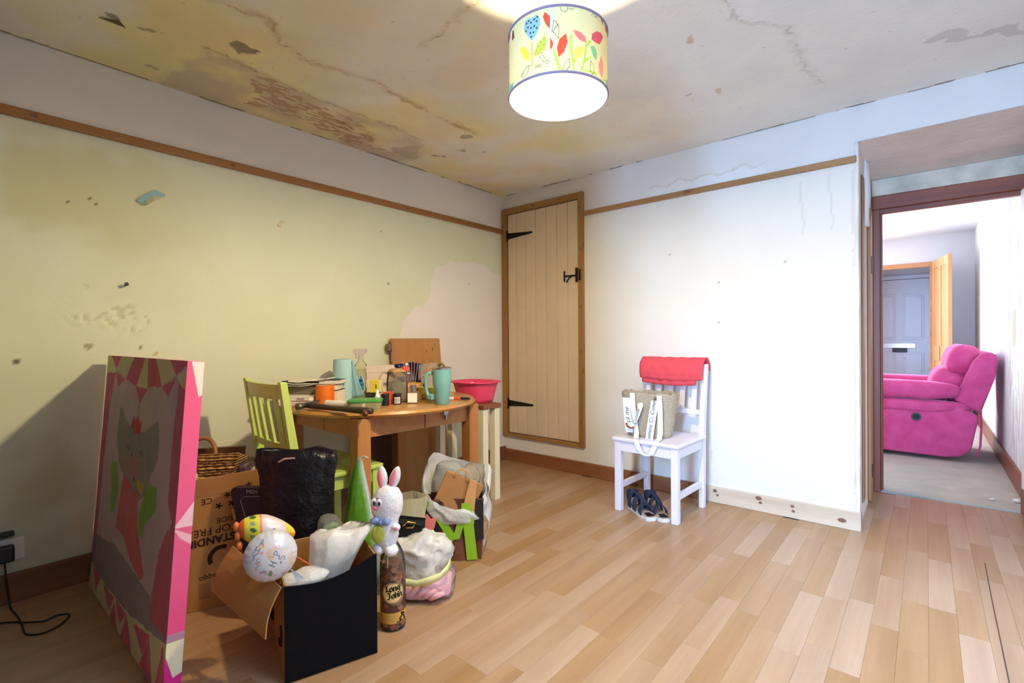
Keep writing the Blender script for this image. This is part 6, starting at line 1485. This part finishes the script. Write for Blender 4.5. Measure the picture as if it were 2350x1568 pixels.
q.prism([(-.10, y, .285), (-.135, y, .28), (-.02, y, .085), (.005, y, .12)], (0, -.001, 0)); q.prism([(-.012, y - .0012, .105), (.02, y - .0012, .105), (.075, y - .0012, .275), (.035, y - .0012, .275)], (0, -.001, 0)); q.prism([(.03, y - .0024, .275), (.078, y - .0024, .275), (.105, y - .0024, .006), (.055, y - .0024, .004)], (0, -.001, 0))
q.build('letter_m', grn, mbg)
q = MB(); q.box(.1345, .1365, -.04, .03, .05, .28); q.build('white_stripe', M['white_plastic'], mbg)
q = MB(); q.prism([(-.15, -.08, .19), (-.13, -.082, .235), (-.112, -.082, .21), (-.085, -.082, .215), (-.095, -.082, .17), (-.12, -.082, .13)], (0, -.004, 0)); q.build('pink_tissue', plain('coral_tissue', S(236, 130, 120), .8), mbg)
ws = thing('white_carrier', 'crumpled white carrier bag pulled over the printed green M bag', 'bag', (1.075, -1.595, .0), math.radians(46))
R = []; NR = 72
for j in range(15):
    t = j / 14; ring = []
    for i in range(NR):
        a = 2 * PI * i / NR; ca_, sa_ = math.cos(a), math.sin(a)
        front = max(0.0, -sa_) ** .8; back = max(0.0, sa_)
        rim = .375 + .085 * back + .03 * max(0, -ca_) - .135 * front + .02 * math.sin(3 * a + 1)
        foot = .285 - .105 * front - .02 * max(0, ca_)
        w = .145 + .012 * math.sin(PI * t); dd = .072 + .018 * math.sin(PI * t * .8) + .012 * front * (1 - t)
        f = 1 + .022 * math.sin(a * 9 + j * .7) + .015 * math.sin(a * 17 + j)
        ring.append((w * f * math.copysign(abs(ca_) ** .65, ca_), dd * f * math.copysign(abs(sa_) ** .65, sa_), foot + (rim - foot) * t))
    R.append(ring)
q = MB(); q.loft(R, False, False); q.wobble(.016, 13, 6); q.wobble(.005, 40, 3); q.build('bag_body', wpl, ws, smooth=True)
q = MB(); q.sheet([[(.150 + .012 * math.sin(j * .8) + .004 * i, -.035 + .018 * i, .36 - .31 * j / 14 + .01 * i + .02 * (i == 5)) for i in range(7)] for j in range(15)]); q.wobble(.012, 16, 2); q.build('hanging_side', wpl, ws, smooth=True, solid=.0015)
kraft = plain('kraft_paper', S(176, 126, 76), .8, var=.1, vs=10); kraft2 = plain('kraft_paper_light', S(206, 154, 100), .8, var=.08)
kp = thing('paper_bag', 'brown kraft paper bag with twisted handles inside the white carrier', 'bag', (1.085, -1.625, .19), math.radians(46))
Mk = Matrix.Rotation(math.radians(24), 4, 'Y')
q = MB(); q.box(-.115, .075, -.028, .0, 0.03, .205, .001, 1, Mk); q.build('bag_front', kraft, kp)
q = MB(); q.prism([Mk @ Vector(v_) for v_ in ((.0, -.034, .215), (.035, -.034, .215), (.10, -.034, .02), (.03, -.034, .03))], (0, -.012, 0)); q.build('side_gusset', kraft2, kp)
for dx in (-.045, -.035):
    q = MB(); q.tube([Mk @ Vector((dx + .035 * math.cos(a), -.03, .19 + .055 * math.sin(a))) for a in np.linspace(0, PI, 14)], .0028, 6); q.build('twisted_handle', kraft2, kp, smooth=True)
gp = thing('bubble_wrap', 'grey bubble wrap and clear plastic stuffed into the white carrier', 'packaging', (1.06, -1.565, .22), math.radians(46))
q = MB(); q.sellip((-.03, .0, .13), (.085, .045, .105), .9, .9, 26, 18); q.wobble(.022, 14, 8); q.build('wrap', film('bubble_film', (.74, .76, .70, 1), .62, .25, .4), gp, smooth=False)
q = MB(); q.sellip((.06, .005, .135), (.055, .045, .075), 1, 1, 22, 14); q.wobble(.02, 18, 3); q.build('clear_film', film('amber_film', (.92, .84, .68, 1), .45, .12, .5), gp, smooth=False)
q = MB(); q.sheet([[(.03 + .10 * j / 6, -.03 + .012 * i, .16 - .13 * j / 6 + .006 * i) for i in range(5)] for j in range(7)]); q.build('folded_papers', dcov, gp, solid=.006)

# ------------------------------------------------------------------ socket and cable at the left
so = thing('wall_socket', 'black plugs in a wall socket low on the left wall', 'socket', (.004, -3.075, .20))
q = MB(); q.box(0, .012, -.075, .075, -.03, .06, .003); q.build('face_plate', M['white_plastic'], so)
q = MB(); q.box(.0121, .05, -.02, .045, -.025, .04, .008); q.build('plug', blk, so)
q = MB(); q.box(.0, .03, -.03, .045, .072, .09, .003); q.build('adapter_bar', blk, so)
cbm = plain('black_cable', S(28, 24, 24), .5)
q = MB(); P_ = [(.04, -3.06, .19), (.05, -3.05, .05), (.09, -3.045, .004), (.18, -3.035, .004), (.28, -3.03, .004), (.366, -3.027, .004), (.405, -2.99, .004), (.385, -2.94, .004), (.321, -2.905, .004), (.29, -2.935, .004), (.303, -2.975, .004), (.27, -3.02, .0075), (.20, -3.075, .004), (.14, -3.2, .004), (.1, -3.33, .004)]
fine = []
for i in range(len(P_) - 1):
    p0, p1, p2, p3 = [Vector(P_[max(0, min(len(P_) - 1, k))]) for k in (i - 1, i, i + 1, i + 2)]
    for s_ in range(5):
        t = s_ / 5; fine.append(.5 * ((2 * p1) + (-p0 + p2) * t + (2 * p0 - 5 * p1 + 4 * p2 - p3) * t * t + (-p0 + 3 * p1 - 3 * p2 + p3) * t ** 3))
fine.append(Vector(P_[-1]))
for f_ in fine: f_.z = max(f_.z, .0032)
q.tube(fine, .003, 6); tag(q.build('power_cable', cbm, None, smooth=True), 'thin black cable looping on the floor by the canvas', 'cable')

# ------------------------------------------------------------------ pink recliner in the next room
vel = NT('pink_velvet'); p = vel.n('ShaderNodeBsdfPrincipled'); v = coords(vel); p.inputs['Roughness'].default_value = .85; p.inputs['Sheen Weight'].default_value = 1.0; p.inputs['Sheen Roughness'].default_value = .35; p.inputs['Sheen Tint'].default_value = S(255, 150, 200)
vel.l(ramp(vel, noise_tex(vel, v, 9, 4), [(.3, S(200, 62, 122)), (.7, S(222, 86, 146))]), p.inputs[0]); vel.l(bump(vel, noise_tex(vel, v, 260, 2), .12, .004), p.inputs['Normal']); vel.l(p.outputs[0], vel.out.inputs[0]); vel = vel.m
RY0, RY1 = 2.24, 3.16
rec = thing('recliner', 'hot pink velvet recliner armchair seen through the doorway', 'armchair', (2.65, 2.7, .0045))
def rw_(v_): return (v_[0] - 2.65, v_[1] - 2.7, v_[2] - .0045)
def panel_(name, prof, y0, y1, bev):
    q = MB(); q.prism([rw_((x, y0, z)) for x, z in prof], (0, y1 - y0, 0), bev, 4); o = q.build(name, vel, rec); smooth_by_angle(o, 45); return o
panel_('side_panel', [(2.02, .05), (2.95, .035), (3.05, .055), (3.11, .12), (3.155, .39), (3.02, .47), (2.02, .47)], RY0, RY0 + .13, .02)
panel_('side_panel', [(2.02, .05), (2.95, .035), (3.05, .055), (3.11, .12), (3.155, .39), (3.02, .47), (2.02, .47)], RY1 - .13, RY1, .02)
panel_('base', [(2.06, .05), (2.95, .05), (3.08, .12), (3.1, .38), (2.06, .40)], RY0 + .1301, RY1 - .1301, .02)
def cush(name, c, s, e1=.6, e2=.6, ry=0.0, seam=False):
    q = MB(); q.sellip((0, 0, 0), s, e1, e2, 32, 22, Matrix.Rotation(ry, 3, 'Y').to_4x4()); q.wobble(.008, 7, c[0] + c[1]); return q.build(name, vel, rec, smooth=True, loc=rw_(c))
for y in (RY0 + .075, RY1 - .075):
    cush('arm_roll', (2.58, y, .455), (.52, .10, .052), .5, .6); cush('arm_pad', (2.55, y, .592), (.50, .11, .078), .55, .6)
cush('seat_cushion', (2.52, 2.7, .46), (.45, .34, .10), .5, .4)
wing = [(3.0, .52), (3.06, .66), (3.12, .84), (3.18, .915), (3.25, .915), (3.275, .87), (3.25, .70), (3.17, .42), (3.12, .44)]
panel_('back_wing', wing, RY0 + .05, RY0 + .15, .025); panel_('back_wing', wing, RY1 - .15, RY1 - .05, .025)
panel_('back_frame', wing, RY0 + .1501, RY1 - .1501, .02)
cush('head_cushion', (3.065, 2.56, .845), (.115, .20, .135), .8, .7, .25); cush('head_cushion', (3.055, 2.86, .845), (.115, .20, .135), .8, .7, .25)
cush('lumbar_cushion', (2.97, 2.7, .64), (.13, .34, .14), .7, .5, .25)
q = MB(); q.tube([rw_((2.76, RY0 - .010, .36)), rw_((2.76, RY0 + .002, .36))], .034, 24); bo = q.build('control_button', blk, rec)
q = MB(); q.tube([rw_((2.76, RY0 - .0105, .36)), rw_((2.76, RY0 - .013, .36))], .022, 20); q.build('button_centre', M['iron'], bo)
q = MB(); q.tube([rw_((3.17, RY0 + .08, .45)), rw_((3.172, RY0 + .07, .30)), rw_((3.165, RY0 + .06, .15)), rw_((3.145, RY0 + .05, .06))], .008, 6); q.build('pull_tape', vel, rec, smooth=True)
# scraps of paper on the threshold carpet
for k, (x, y, s_, lab) in enumerate(((3.27, 1.15, .03, 'white crumpled scrap on the carpet by the open door'), (3.15, 1.12, .014, 'thin pale sliver on the carpet near the threshold'))):
    t = thing('paper_scrap', lab, 'scrap', (x, y, .0045)); q = MB(); q.sellip((0, 0, s_ * .4), (s_, s_ * .7, s_ * .4), 1, 1, 14, 8)
    q.wobble(s_ * .25, 40, k, 0.0)
    for v_ in q.bm.verts: v_.co.z = max(v_.co.z, .0)
    q.build('scrap', M['white_plastic'], t)
